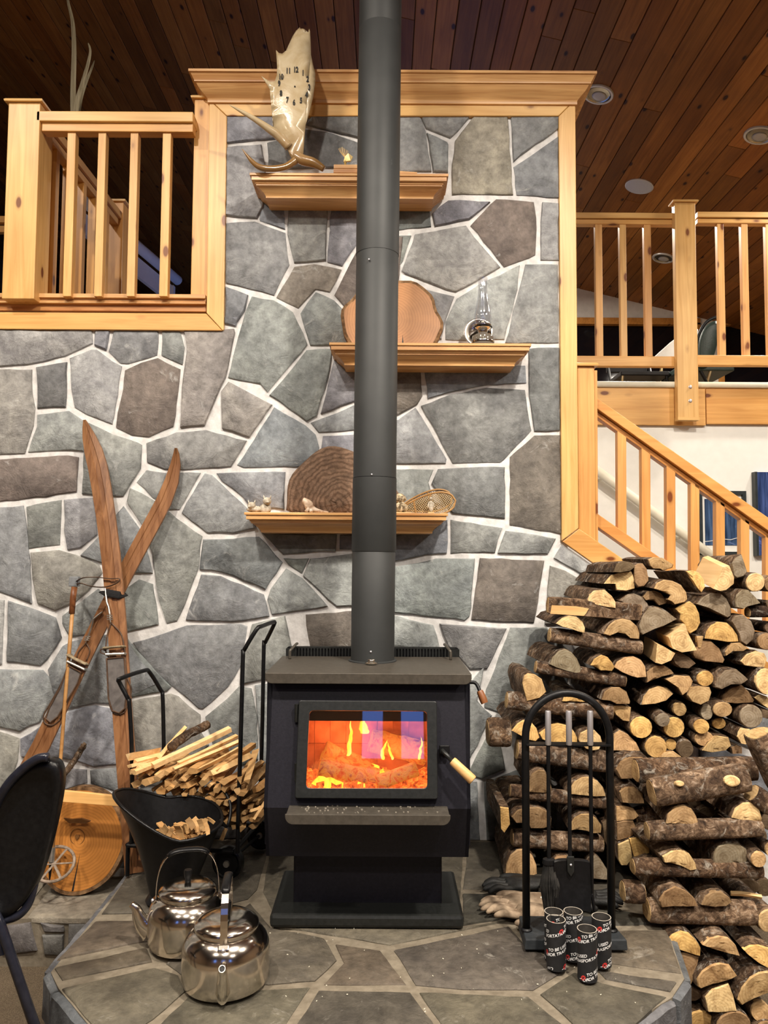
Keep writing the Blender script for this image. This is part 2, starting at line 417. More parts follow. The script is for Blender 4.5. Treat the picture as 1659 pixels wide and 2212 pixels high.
STONES = """
l A 0,75 585,75 590,160 420,235 180,290 0,300
u A 612,75 705,75 680,195 612,165
g A 735,75 1015,75 1005,225 820,285 770,275 700,205
g A 1040,75 1155,75 1180,180 1165,290 1040,225
t A 1190,90 1180,78 1425,70 1500,60 1505,90 1440,370 1310,675 1160,690 1165,500 1190,300 1200,200
u A 1440,-10 1530,-10 1512,42 1440,28
t A -160,320 205,325 210,480 225,570 215,680 160,850 -160,865
d A 240,310 430,275 425,560 245,565
l A 450,250 590,195 620,200 775,305 750,480 720,670 560,600 480,560 465,450
b A 805,330 900,285 1010,255 1155,320 1130,540 1110,680 960,745 850,735 750,690 760,600 790,450
l A 245,610 440,590 545,660 535,840 440,832 185,850 240,690
n A 570,665 720,740 880,790 905,805 900,950 840,1050 790,1130 530,1115 545,860 550,700
n A 945,790 1130,730 1320,715 1575,780 1480,940 1180,960 1060,955 945,915
b A -160,905 440,872 505,882 490,1100 300,1130 -160,1180
g A -160,1220 150,1195 165,1300 185,1480 D 205,300 0,225 X -55,1270
n A 175,1200 390,1160 385,1440 190,1460
g A 415,1160 600,1140 620,1370 520,1460 440,1470 420,1350
g A 790,1200 890,1340 945,1500 980,1620 860,1620 640,1545 520,1510 640,1390
n A 880,1040 940,965 1060,985 1280,985 1150,1215 1080,1210 980,1130
n A 840,1080 980,1160 1085,1240 1290,1390 1265,1590 1190,1807 D 1110,410 1050,425 1000,280 A 980,1500 915,1310 820,1170
g A 1310,990 1360,1000 1480,1120 1590,1220 1640,1330 1500,1365 1330,1360 1165,1240
t D 200,-20 370,-30 480,0 620,60 640,110 560,220 480,290 350,345 240,300 215,150
g D 55,285 350,390 385,520 300,650 260,685 50,665
l D -100,260 30,285 15,680 -100,690
g D -100,715 270,725 330,800 350,870 250,1040 130,1100 -100,1050
g D 400,380 620,210 660,260 660,470 540,500 440,510 400,430
n D 700,270 880,150 960,180 995,430 700,510
g D 450,540 670,500 760,520 830,560 850,600 1010,800 830,880 800,920 700,930 600,920 430,960 340,860 310,720 400,570
u D 440,975 600,945 690,960 760,1050 770,1300 600,1320 420,1270 140,1260 140,1150 270,1070 400,1010
t D -100,1080 125,1150 110,1290 20,1580 -100,1600
g D 135,1310 330,1335 545,1345 545,1420 300,1500 60,1660 30,1600
d D 575,1350 760,1340 800,1420 810,1500 575,1430
d D -100,1680 20,1690 280,1540 545,1450 545,1700 300,1960 -100,1960
u D 570,1460 800,1540 830,1960 540,1960
u B 20,50 400,50 385,88 250,150 20,175
d B 415,50 650,50 650,155 500,112 400,92
d B 215,178 380,115 500,127 650,180 650,290 220,290
g B 20,195 185,182 200,290 190,470 160,520 20,510
u B 175,525 190,450 285,450 290,570 180,530
g B 20,545 150,540 290,592 310,740 240,875 130,845 20,820
g B 310,440 490,440 480,718 335,725 310,600
u B 510,440 640,440 625,640 560,740 490,722
o B 340,750 430,740 555,762 500,865 435,850 355,938 255,890
b B 600,725 660,630 840,610 800,1000 640,1005 600,970 525,880
u B 20,845 120,880 105,950 65,1020 15,1010
g B 140,890 240,908 330,960 395,1110 210,1330 175,1290 30,1260 80,1070 110,960
g B 370,970 435,870 520,905 620,1010 700,1085 500,1112 410,1108 385,1030
n B 395,1140 510,1130 500,1230 440,1440 395,1465 225,1345
u B 525,1150 640,1160 640,1360 460,1430 510,1240
t B 30,1285 190,1370 230,1390 130,1540 0,1500 0,1330
g B 830,50 915,50 945,120 970,305 680,305 680,50
g B 928,50 1155,50 1060,150 950,105
g B 955,130 1045,170 1052,185 1048,305 985,305
o B 1085,165 1170,52 1325,52 1335,200 1350,410 1072,410 1068,320
g B 1345,52 1562,52 1562,105 1355,258
g B 1360,285 1562,145 1562,425 1370,412
u B 990,560 980,500 1055,442 1245,447 1150,528
d B 680,450 960,450 970,560 680,590
b B 1275,435 1450,447 1460,520 1455,690 1430,705 1310,745 1160,555 1250,460
g B 1490,450 1562,455 1562,715 1480,715 1485,540
l B 900,600 1130,560 1210,660 1290,750 1200,800 1085,865 960,820 850,780 840,765
n B 690,620 880,602 835,720 800,770 690,700
g B 810,830 950,860 1080,890 1035,1000 1020,1080 720,1080
l B 1090,900 1200,832 1380,745 1370,860 1310,1085 1040,1085 1040,1000
g B 1410,742 1562,738 1562,1100 1320,1100 1370,900
d B 1425,1130 1565,1125 1568,1505 1450,1510 1430,1350
b B 680,1210 918,1215 930,1350 905,1385 800,1440 660,1360
u B 940,1215 1405,1205 1410,1290 1230,1297 1060,1330 962,1358
n B 930,1395 1060,1345 1230,1315 1405,1320 1435,1510 1310,1640 1290,1655 1075,1660
g B 820,1460 900,1405 1040,1640 1040,1662 640,1662 640,1520
g B 415,1475 530,1430 610,1395 700,1430 620,1505 450,1515
u C 245,-40 390,42 432,85 445,140 430,230 100,238 75,225
g C -20,262 290,258 285,430 135,420 100,370 0,300
u C 470,92 640,85 640,240 455,230
d C -85,575 0,575 170,560 280,680 200,800 100,760 0,720 -100,708
d C 190,545 530,550 525,625 285,640
u C 550,550 780,550 780,615 550,620
n C 290,662 400,660 370,728 312,692
g C 412,665 620,640 780,700 780,880 530,880 380,740
g C 300,708 370,752 490,882 235,918 215,850 230,800
d X 437,1242 478,1245 570,1285 582,1330 500,1342 402,1338
g C 680,245 980,250 955,310 1000,430 680,430
d C 1005,245 1310,235 1315,475 1070,450 975,310
b C 1340,190 1450,92 1570,92 1572,540 1340,500
n C 1065,482 1300,520 1265,630 1065,635
g C 1320,530 1550,567 1515,640 1285,635
u C 800,560 1045,482 1045,633 900,650 800,672
g C 790,705 1000,665 1175,660 1150,930 1130,945 790,908
b C 1200,660 1495,670 1450,958 1160,945
g C 640,925 815,930 980,972 1010,1070 640,1070
g C 1015,965 1320,985 1230,1170 1150,1170 1050,1065
b C 390,922 615,905 625,1070 410,1070
n X 1102,1357 1180,1357 1240,1420 1200,1545 1090,1540 1046,1526 1052,1490
l X 1213,1180 1330,1262 1285,1257 1197,1206
t X 1188,1224 1220,1232 1290,1272 1400,1350 1400,1420 1230,1345 1178,1345
d E 205,240 600,112 1000,97 1048,112 1000,400 910,560 720,728 690,718 480,540 360,440
n E 1095,105 1330,35 1390,330 1395,478 1000,540 1010,400
n E 990,570 1080,582 1120,800 1130,1100 1000,1150 800,1000 740,785 900,660
g E 1112,555 1400,512 1500,800 1480,1300 1160,1300 1140,900
n E 165,210 190,250 480,560 450,590 190,640 150,500
t E 200,672 480,622 540,640 700,780 700,900 760,1000 500,1300 250,1300 220,960
d E 260,1325 700,1310 700,1700 280,1700
d E 725,1050 990,1180 1120,1330 1120,1690 725,1690
d X 585,1500 690,1450 700,1640 590,1660
g X 705,1450 900,1460 880,1640 712,1640
d X 560,1690 720,1655 730,1812 560,1812
g X 745,1655 890,1655 960,1700 960,1812 745,1812
g X 905,1480 1020,1470 1045,1440 1042,1460 1030,1515 1060,1545 1000,1670 960,1690 900,1640
n X 1072,1550 1090,1660 1040,1680 1012,1670
g X 980,1690 1030,1690 1036,1812 980,1812
d X 1046,1692 1130,1660 1200,1700 1200,1812 1052,1812
d X 1120,1560 1210,1550 1300,1560 1300,1690 1215,1690 1110,1650
g X 1240,1420 1420,1440 1440,1560 1225,1545
d X 1570,1470 1690,1540 1690,1640 1575,1600
u X 1510,1610 1690,1650 1690,1812 1510,1812
n X 1310,1570 1480,1570 1500,1812 1215,1812 1220,1710 1310,1700
g X 1420,1370 1560,1460 1560,1600 1500,1600 1440,1540
"""
wall_poly = [(-900, 690), (-900, 2020), (1700, 2020), (1700, 1520), (1410, 1312), (1210, 1172), (1207, 240), (470, 240), (470, 700)]
wall = struct(MB().prism([P(x, y, WY) for x, y in wall_poly], (0, .12, 0)).build('wall_back', MORTAR, org=(0, WY, 1.6)))
def chip(poly3, nrm, thick, name, m, parent, col, seg=.045, ja=.0028, inset=.007, tilt=.003):
    """one slab of stone: a broken outline, a chamfered rim and a slightly tilted face"""
    n = Vector(nrm).normalized()
    u = n.cross(Vector((0, 0, 1)) if abs(n.z) < .8 else Vector((0, 1, 0))).normalized(); v = n.cross(u)
    pts = []
    for i, p in enumerate(poly3):
        q = poly3[(i + 1) % len(poly3)]
        k = max(1, int((q - p).length / seg))
        for j in range(k):
            w = p.lerp(q, j / k)
            pts.append(w + u * RN.uniform(-ja, ja) + v * RN.uniform(-ja, ja))
    c = sum(pts, Vector()) / len(pts)
    ta, tb = RN.uniform(-tilt, tilt), RN.uniform(-tilt, tilt)
    r = max((p - c).length for p in pts)
    def lift(p, h, s):
        d = (p - c); l = d.length or 1
        return c + d * ((l - s) / l) + n * (h + (ta * d.dot(u) + tb * d.dot(v)) / r)
    rs = [[p - n * .012 for p in pts], [lift(p, thick * .55, 0) + n * 0 for p in pts], [lift(p, thick, inset * RN.uniform(.7, 1.3)) for p in pts]]
    return MB().rings(rs, False, True).build(name, m, parent, col=col, autos=50)
def vary(c, a=.10):
    k = 1 + RN.uniform(-a, a)
    return tuple(max(.01, q * k * (1 + RN.uniform(-.03, .03))) for q in c)
for line in STONES.strip().splitlines():
    t, rest = line.split(' ', 1)
    pl = [P(x, y, WY) for x, y in parse(rest)]
    pc = sum(pl, Vector()) / len(pl)
    pl = [p + (p - pc).normalized() * .0028 for p in pl]
    chip(pl, (0, -1, 0), RN.uniform(.008, .016), 'stone', STONE, wall, vary(SCOL[t]))

rg = random.Random(9)
for i in range(5):                     # the wall goes on to the left of the photograph
    for k in range(10):
        x0, x1 = -64 - (i + 1) * 112, -64 - i * 112
        y0, y1 = 722 + k * 118, 722 + (k + 1) * 118
        q = [(x0 + 6, y0 + 6), (x1 - 6, y0 + 6), (x1 - 6, y1 - 6), (x0 + 6, y1 - 6)]
        sh = [((i * 37 + k * 53) % 23 - 11, (i * 29 + k * 41) % 31 - 15) for _ in q]
        pl = [P(x + 9 * math.sin(y * .05), y + 9 * math.sin(x * .06), WY) for x, y in q]
        chip(pl, (0, -1, 0), .012, 'stone', STONE, wall, vary(SCOL[rg.choice('glbutnd')], .15), ja=.006)
# ------------------------------------------------------------------ hearth and the low ledge
HZ, LZ = .36, .19
outline = [(G(*q, HZ).x, G(*q, HZ).y) for q in ((300, 1862), (110, 2096), (127, 2131), (205, 2225), (340, 2330), (620, 2420), (1000, 2420), (1235, 2325), (1347, 2214), (1452, 2150), (1478, 2110), (1441, 2002), (1385, 1935))]
outline = [(outline[0][0], 3.5)] + outline + [(outline[-1][0] + .02, 3.5)]
hearth = struct(MB().prism([(x, y, 0) for x, y in outline], (0, 0, HZ - .006)).build('hearth', HMORTAR, org=(0, 2.7, .3)))
HST = """
350,1812 575,1812 575,1850 555,1925 535,1945 470,1962 330,1975 220,1977 285,1880 322,1830
205,1995 320,1992 440,1975 480,1985 400,2032 310,2037 125,2076
117,2096 315,2052 330,2080 135,2120
134,2140 335,2095 385,2112 400,2145 330,2205 260,2250 215,2235
405,2118 358,2084 480,2000 540,1955 585,2008 700,2032 728,2078 680,2122 580,2130
412,2152 570,2142 668,2137 560,2300 400,2320 290,2270
744,2084 726,2044 820,2056 878,2130 700,2130
690,2144 885,2147 1000,2300 780,2345 580,2310
852,2056 1100,2005 1130,2042 1228,2096 1150,2142 1000,2140 900,2132
905,2147 1140,2157 1290,2280 1020,2310
1168,2152 1240,2104 1300,2128 1438,2157 1345,2240 1300,2270
1290,2100 1462,2126 1448,2146 1310,2118
1122,1995 1330,2014 1440,2012 1472,2106 1290,2080 1240,2090 1140,2040
595,2008 1000,2010 1108,1990 842,2044 660,2014
1000,2002 1000,1935 1135,1937 1415,1985 1425,1998 1330,2002 1115,1984
1010,1812 1130,1812 1400,1830 1410,1900 1370,1930 1135,1926 1000,1922
590,1812 1000,1812 990,1995 600,1995 568,1930
"""
HC = [(.102, .090, .067), (.120, .104, .078), (.096, .086, .067), (.114, .094, .068)]
for line in HST.strip().splitlines():
    pl = [G(x, y, HZ - .008) for x, y in parse(line)]
    pl = [Vector((p.x, min(p.y, 3.47), p.z)) for p in pl]
    chip(pl, (0, 0, 1), RN.uniform(.006, .010), 'slate_slab', HSTONE, hearth, vary(RN.choice(HC)), ja=.002, tilt=.001)
# rim stones round the edge of the hearth
for (xa, ya), (xb, yb) in zip(outline[1:-2], outline[2:-1]):
    a, b = Vector((xa, ya, 0)), Vector((xb, yb, 0))
    d = (b - a); L = d.length; d.normalize(); nn = Vector((d.y, -d.x, 0))
    if L < .01: continue
    for z0, z1, th in ((.225, HZ - .01, .022), (.01, .105, .008), (.115, .215, .008)):
        k = 1 if z0 > .2 else max(1, int(L / .2)); 
        for i in range(k):
            g0 = .004 if L > .15 else .002
            p, q = a + d * (L * i / k + g0), a + d * (L * (i + 1) / k - g0)
            chip([p + Vector((0, 0, z0)), q + Vector((0, 0, z0)), q + Vector((0, 0, z1)), p + Vector((0, 0, z1))], nn, th, 'edge_stone', STONE, hearth, vary((.115, .12, .13)), ja=.003)
ledge = struct(MB().box(XL, -1.06, 3.10, 3.5, 0, LZ - .006).build('trim_ledge', HMORTAR, org=(-2, 3.3, .1)))
for s in ("-60,1902 105,1902 40,1985 -120,1985", "122,1903 300,1888 345,1888 320,1990 60,1986"):
    pl = [G(x, y, LZ - .008) for x, y in parse(s)]
    pl = [Vector((min(p.x, -1.055), min(p.y, 3.47), p.z)) for p in pl]
    chip(pl, (0, 0, 1), .009, 'ledge_slab', HSTONE, ledge, (.30, .265, .21))
for s in ("-100,2000 -10,2000 -5,2060 -100,2060", "0,2000 68,1992 80,2052 5,2062", "88,1990 138,2000 140,2010 95,2012", "92,2018 138,2018 138,2062 98,2062", "150,1995 215,1992 235,2060 150,2062"):
    pl = [P(x, y, 3.10) for x, y in parse(s)]
    for p in pl: p.x = min(p.x, -1.06); p.z = max(p.z, .005)
    chip(pl, (0, -1, 0), .012, 'stone', STONE, ledge, vary((.16, .155, .15)))

# ------------------------------------------------------------------ pine trim round the chimney
chase = struct(MB().box(-.80, .875, WY + .12, 4.35, 0, P(829, 190, WY).z).build('wall_chimney', GREYW))
TY, TT = WY - .022, .03
tr = dict(bevel=.003)
def trim(i, pts, m, Y=TY, th=TT, **k):
    return struct(slab(pts, Y, th, 'trim_%d' % i, m, **tr, **k))
trim(1, [(452, 214), (1243, 214), (1207, 250), (490, 250)], PX)
trim(2, [(452, 215), (490, 251), (483, 712), (481, 714), (446, 676)], PZ)
trim(3, [(1243, 215), (1250, 1141), (1214, 1168), (1207, 251)], PZ)
trim(4, [(-900, 668), (445, 677), (480, 714), (-900, 704)], PX, col=(1, .9, .8))
trim(5, [(1215, 1170), (1251, 1142), (1425, 1262), (1700, 1460), (1700, 1512), (1410, 1306)], PX, col=(.9, .77, .66))
# moulded crown along the chimney top: a profile carried round three sides
def mould(name, xl, xr, zt, yfront, yback, prof, m, parent=None, **k):
    """profile = (outward offset, drop below the top); mitred returns at both ends"""
    rs = [[(xl - o, yback, zt - d), (xl - o, yfront - o, zt - d), (xr + o, yfront - o, zt - d), (xr + o, yback, zt - d)] for o, d in prof]
    return MB().rings(rs, True, True).build(name, m, parent, **k)
CROWNP = [(.084, 0), (.084, .012), (.076, .014), (.068, .030), (.062, .040), (.062, .046), (.054, .048), (.050, .056), (.040, .070), (.026, .082), (.014, .094), (.010, .100), (.010, .116), (0, .118)]
ztop = P(829, 158, WY - .08).z
struct(mould('trim_6', P(452, 214, WY).x + .01, P(1243, 214, WY).x - .01, ztop, TY, 4.36, CROWNP, FX, autos=40))
# fascia of the left gallery, its moulding and cap
xa, xb = P(-900, 650, WY).x, P(446, 650, WY).x
struct(MB().box(xa, xb, WY - .002, WY + .06, P(200, 672, WY).z, P(200, 640, WY).z).build('trim_7', FX, col=(.85, .72, .62), bevel=.002))
fm = MB()
for i, (y0, y1, o) in enumerate([(634, 643, .028), (643, 651, .014), (651, 655, .022)]):
    fm.box(xa, xb, WY - o, WY + .12, P(200, y1, WY - o).z, P(200, y0, WY - o).z)
struct(fm.build('trim_8', FX, bevel=.002))
# fascia of the far gallery (two boards) and the pipe laid along it
def rbar(x0, y0, x1, y1, **k): return bar(x0, y0, x1, y1, RY - .025, .05, 'trim_%d' % k.pop('i'), PX, bevel=.002, **k)
struct(rbar(1250, 837, 1524, 918, i=9, col=(.93, .84, .72)))
struct(rbar(1526, 837, 2300, 918, i=10, col=(.86, .72, .58)))
pz = P(1450, 831, RY - .03)
MB().tube([(.9, RY - .03, pz.z), (XR - .1, RY - .03, pz.z)], .0185, 14).build('pipe', CREAM, smooth=True, label='cream painted pipe running along the floor edge of the far right gallery', cat='pipe')

# ------------------------------------------------------------------ railings
def newel(root, x0, y0, x1, y1, Y, name='newel_post', cap=True, foot=False, m=PZ, d=None, col=(1, 1, 1)):
    a, b = P(x0, (y0 + y1) / 2, Y), P(x1, (y0 + y1) / 2, Y)
    zt, zb = P(x0, y0, Y).z, P(x0, y1, Y).z
    d = d or (b.x - a.x)
    n = MB().box(a.x, b.x, Y, Y + d, zb, zt).build(name, m, root, bevel=.003, col=col)
    if cap:
        MB().rings([[(a.x - o, Y - o, z), (b.x + o, Y - o, z), (b.x + o, Y + d + o, z), (a.x - o, Y + d + o, z)] for o, z in ((.004, zt), (.014, zt), (.016, zt + .008), (.010, zt + .014), (0, zt + .017))]).build('post_cap', PX, n, autos=30)
    if foot:
        MB().box(a.x - .002, b.x + .002, Y - .003, Y + d, zb - .012, zb + .006).build('post_foot', PX, n)
    return n
LR = thing('gallery_railing', P(250, 640, 3.45), 'pine railing with four balusters between two posts over the left stone wall', 'railing')
newel(LR, 11, 221, 80, 645, 3.42, d=.14, col=(1, .98, .95))
newel(LR, 416, 214, 452, 640, 3.505, d=.09, col=(.93, .84, .76))
bar(78, 240, 417, 262, 3.42, .085, 'top_rail', PX, LR, bevel=.004)
bar(90, 264, 417, 284, 3.435, .055, 'sub_rail', PX, LR, bevel=.003, col=(.9, .78, .66))
for x0, x1 in ((139, 158), (206, 224), (276, 294), (346, 365)):
    bar(x0 + 1.5, 282, x1 + .5, 640, 3.445, .040, 'baluster', PZ, LR, bevel=.002, col=(1, RN.uniform(.92, 1.02), RN.uniform(.85, 1.05)))
xs = P(84, 450, 3.5).x
SR = thing('side_railing', (xs, 4.0, FZ), 'pine railing running back from the big left corner post', 'railing')
zt = P(90, 252, 3.5).z
MB().box(xs - .05, xs + .035, 3.57, 4.55, zt - .045, zt).build('top_rail', PY, SR, bevel=.003, col=(.8, .66, .5))
MB().box(xs - .03, xs + .02, 3.57, 4.55, zt - .085, zt - .048).build('sub_rail', PY, SR, bevel=.003, col=(.8, .66, .5))
MB().box(xs - .05, xs + .03, 3.57, 4.55, FZ, FZ + .04).build('bottom_rail', PY, SR, bevel=.003, col=(.8, .66, .5))
for yy in (3.63, 3.80, 3.97, 4.14, 4.31):
    MB().box(xs - .025, xs + .018, yy, yy + .04, FZ + .04, zt - .08).build('baluster', PZ, SR, bevel=.002, col=(.88, .72, .5))
MB().box(xs - .06, xs + .045, 4.5, 4.6, FZ, zt + .06).build('newel_post', PZ, SR, bevel=.003, col=(.88, .70, .48))
MB().box(xs - .075, xs + .06, 4.485, 4.615, zt + .06, zt + .075).build('post_cap', PX, SR, bevel=.003)
BR = thing('rear_railing', (-2.6, 4.9, FZ), 'short pine rail far behind the big left corner post', 'railing')
for z in (P(0, 466, 4.9).z, P(0, 487, 4.9).z):
    MB().box(-3.6, P(62, 480, 4.9).x, 4.9, 4.94, z - .045, z).build('rail', PX, BR, bevel=.003, col=(.8, .66, .5))
MB().box(-3.1, -3.05, 4.9, 4.94, FZ, P(0, 466, 4.9).z).build('baluster', PZ, BR, col=(.8, .66, .5))
hw = thing('handrail', P(340, 560, 7.0), 'white half wall topped by a round pipe behind the left gallery balusters', 'handrail')
a0 = P(384, 606, 8.4); dirv = Vector((0, -1, 0)); 
a1 = a0 + Vector((-.42, -1.7, .13))
MB().tube([a0, a1], .055, 14).build('pipe_rail', WHITE, hw, smooth=True, col=(1, 1, 1))
MB().hexa([a0 + Vector((-.09, .05, -.26)), a0 + Vector((-.05, .05, -.26)), a0 + Vector((-.05, .05, -.06)), a0 + Vector((-.09, .05, -.06)),
           a1 + Vector((-.09, 0, -.26)), a1 + Vector((-.05, 0, -.26)), a1 + Vector((-.05, 0, -.06)), a1 + Vector((-.09, 0, -.06))]).build('panel', WHITE, hw)
MB().box(a0.x - .10, a0.x - .04, a0.y - .02, a0.y + .05, FZ, a0.z - .06).build('post', WHITE, hw)

FR = thing('far_railing', P(1460, 800, RY), 'pine railing of the far right gallery with its post bolted to the fascia', 'railing')
fp = newel(FR, 1461, 437, 1506, 903, RY - .10, d=.048, foot=True)
for yy in (836, 866):
    c = P(1491, yy, RY - .10)
    MB().lathe(c + Vector((0, .002, 0)), [(.011, 0), (.011, .003), (.007, .005), (.006, .010)], 12, ax=(0, -1, 0)).build('bolt', BRUSH, fp)
for x0, x1 in ((1244, 1461), (1507, 2250)):
    bar(x0, 459, x1, 471, RY - .06, .07, 'top_rail', PX, FR, bevel=.003)
    bar(x0, 474, x1, 484, RY - .05, .05, 'sub_rail', PX, FR, bevel=.003, col=(.95, .86, .75))
    bar(x0, 769, x1, 791, RY - .05, .045, 'bottom_rail', PX, FR, bevel=.003, col=(.95, .86, .75))
xx = [(1287, 1302), (1340, 1354), (1393, 1408), (1552, 1566), (1604, 1618), (1657, 1672), (1710, 1725), (1763, 1778)]
for x0, x1 in xx:
    bar(x0, 483, x1, 770, RY - .045, .036, 'baluster', PZ, FR, bevel=.002, col=(1, RN.uniform(.86, 1.0), RN.uniform(.78, 1.0)))
ST = thing('stair_railing', P(1270, 1180, 3.55), 'sloping pine stair railing descending behind the woodpile', 'railing')
newel(ST, 1249, 791, 1286, 1180, 3.50, d=.085, col=(0.90, 0.77, 0.67))
MB().prism([P(1284, 800, 3.5), P(1290, 800, 3.5), P(1292, 1172, 3.5), P(1288, 1172, 3.5)], (0, .085, 0)).build('edge_strip', PZ, ST, col=(0.90, 0.76, 0.66))
sl = dict(bevel=.003)
slab([(1286, 857), (1760, 1188), (1760, 1218), (1286, 880)], 3.52, .085, 'handrail', PX, ST, col=(0.86, 0.69, 0.56), **sl)
slab([(1286, 886), (1760, 1222), (1760, 1236), (1286, 898)], 3.545, .045, 'sub_rail', PX, ST, col=(0.72, 0.52, 0.41), **sl)
slab([(1289, 1108), (1760, 1440), (1760, 1468), (1289, 1137)], 3.53, .06, 'bottom_rail', PX, ST, col=(0.84, 0.64, 0.51), **sl)
for i, x0 in enumerate((1334, 1386, 1440, 1492, 1547, 1600, 1654, 1708)):
    yt = 893 + (x0 - 1286) * .7; yb = 1124 + (x0 - 1289) * .705
    slab([(x0, yt), (x0 + 19, yt + 13), (x0 + 20, yb + 14), (x0 + 1, yb)], 3.545, .04, 'baluster', PZ, ST, col=(.86, RN.uniform(.64, .71), RN.uniform(.54, .64)), bevel=.002)
hr = thing('wall_handrail', P(1400, 1120, RY - .08), 'round cream handrail sloping down the white stairwell wall', 'handrail')
MB().tube([P(1200, 950, RY - .07), P(1620, 1262, RY - .07)], .028, 14).build('rail', CREAM, hr, smooth=True)
for x in (1300, 1470, 1590):
    c = P(x, 950 + (x - 1200) * .743, RY - .07)
    MB().tube([c, c + Vector((0, .02, -.03)), c + Vector((0, .07, -.03))], .008, 8).build('bracket', CREAM, hr)
# two pictures on the white wall
def pict():
    a = N('night_print'); v = a.coords((1, 1, 1), 3)
    f = a.noise(v, 16, 7, .7, .8); st = a.coords((60, 60, 5), 3); f2 = a.noise(st, 1, 4)
    c = a.mix(a.ramp(f2, [(.35, (.012, .03, .075)), (.7, (.07, .13, .26))]), (.30, .38, .75), a.ramp(f, [(.6, (0, 0, 0)), (.72, (.55, .55, .55))]))
    c = a.mix(c, a.oi.outputs['Color'], 1.0, 'MULTIPLY')
    a.base(c); return a.set(.3, 0, .4)
PRINT = pict()
FRAMEB = noisy('dark_frame', (.018, .024, .026), (.028, .034, .036), ns=30, rough=.4, bump=.05)
p1 = thing('framed_picture', P(1566, 1195, RY - .02), 'white matted picture of a dark blue night in a slim black frame', 'picture')
def frame(x0, y0, x1, y1, w, Y, th, m, name, parent):
    a, b = P(x0, y0, Y), P(x1, y1, Y); q = w * Y / F
    t = MB(); t.box(a.x, b.x, Y, Y + th, a.z - q, a.z); t.box(a.x, b.x, Y, Y + th, b.z, b.z + q); t.box(a.x, a.x + q, Y, Y + th, b.z + q, a.z - q); t.box(b.x - q, b.x, Y, Y + th, b.z + q, a.z - q)
    return t.build(name, m, parent)
frame(1509, 1060, 1615, 1200, 8, RY - .03, .028, FRAMEB, 'frame', p1)
bar(1516, 1067, 1608, 1193, RY - .012, .008, 'mat_board', WHITE, p1)
bar(1523, 1078, 1600, 1178, RY - .016, .004, 'print', PRINT, p1)
hill = [P(1523, 1170, RY - .018), P(1540, 1168, RY - .018), P(1560, 1164, RY - .018), P(1578, 1166, RY - .018), P(1600, 1160, RY - .018)]
MB().tube(hill, .0016, 5).build('shore_line', WINK, p1)
p2 = thing('canvas_picture', P(1690, 1150, RY - .02), 'tall dark blue unframed picture at the right edge of the white wall', 'picture')
bar(1635, 1020, 1745, 1200, RY - .045, .044, 'canvas', PRINT, p2, col=(1, .9, 1.25))
bar(1633, 1019, 1638, 1201, RY - .046, .045, 'edge', FRAMEB, p2)
# ceiling fittings
CN = Vector((CSL, 0, 1)).normalized()
TRIMW = noisy('light_trim', (.50, .48, .44), (.56, .54, .5), ns=20, rough=.35, bump=0, metal=.3)
CANM = noisy('light_can', (.30, .27, .21), (.38, .34, .27), ns=20, rough=.22, bump=0, metal=.9)
for i, (x, y, lab) in enumerate([(1293, 203, 'round recessed ceiling light just right of the chimney crown'), (1641, 291, 'round recessed ceiling light at the right edge of the photo'),
                                 (1433, 557, 'round recessed ceiling light seen between the far gallery balusters')]):
    c = ceil_pt(x, y); r = .100
    t = thing('recessed_light', c, lab, 'light', 'recessed ceiling lights')
    n = -CN
    MB().lathe(c, [(r, -.004), (r, .006), (r * .97, .011), (r * .84, .011), (r * .80, .004), (r * .80, -.002)], 28, ax=n, cap0=False, cap1=False).build('trim_ring', TRIMW, t, autos=40)
    MB().lathe(c, [(r * .82, .009), (r * .76, .003), (r * .66, .0015), (r * .10, .001)], 28, ax=n, cap0=False, cap1=True).build('reflector', CANM, t, autos=40)
    MB().lathe(c + Vector((.01, .02, 0)), [(r * .46, .001), (r * .48, .006), (r * .38, .009), (r * .2, .010)], 20, ax=n, cap0=False).build('bulb', noisy('bulb_face', (.34, .33, .30), (.40, .39, .36), ns=4, rough=.2, bump=0) if i == 0 else bpy.data.materials['bulb_face'], t, smooth=True)
c = ceil_pt(1381, 402)
t = thing('ceiling_speaker', c, 'flat pale grey round speaker grille set in the dark plank ceiling', 'speaker')
MB().lathe(c, [(.105, -.004), (.105, .008), (.098, .012), (.09, .013)], 30, ax=-CN, cap0=False).build('grille', noisy('speaker_grey', (.40, .42, .43), (.48, .50, .51), ns=300, rough=.6, bump=.3), t, autos=40)
MB().lathe(c, [(.11, -.004), (.11, .006), (.104, .008), (.104, -.002)], 30, ax=-CN, cap0=False, cap1=False).build('rim', TRIMW, t, autos=40)
# ------------------------------------------------------------------ wood stove
SX = -.05
stove = thing('wood_stove', (SX, 2.8, HZ), 'black cast wood stove on a pedestal with a fire burning behind its glass door', 'stove')
# front of the body: a leaning upper panel, a lower panel leaning back
FT, FM, FB = (2.672, 1.192), (2.582, .790), (2.652, .606)
fn = Vector((0, -(FT[1] - FM[1]), -(FM[0] - FT[0]) * -1)).normalized()
fn = Vector((0, -(FT[1] - FM[1]), (FT[0] - FM[0]))).normalized()
fpt = (0, FM[0], FM[1])
def on(px_, py_, off=0.0):
    return PL(px_, py_, Vector(fpt) + fn * off, fn)
hw0 = .345
xl, xr = SX - hw0, SX + hw0
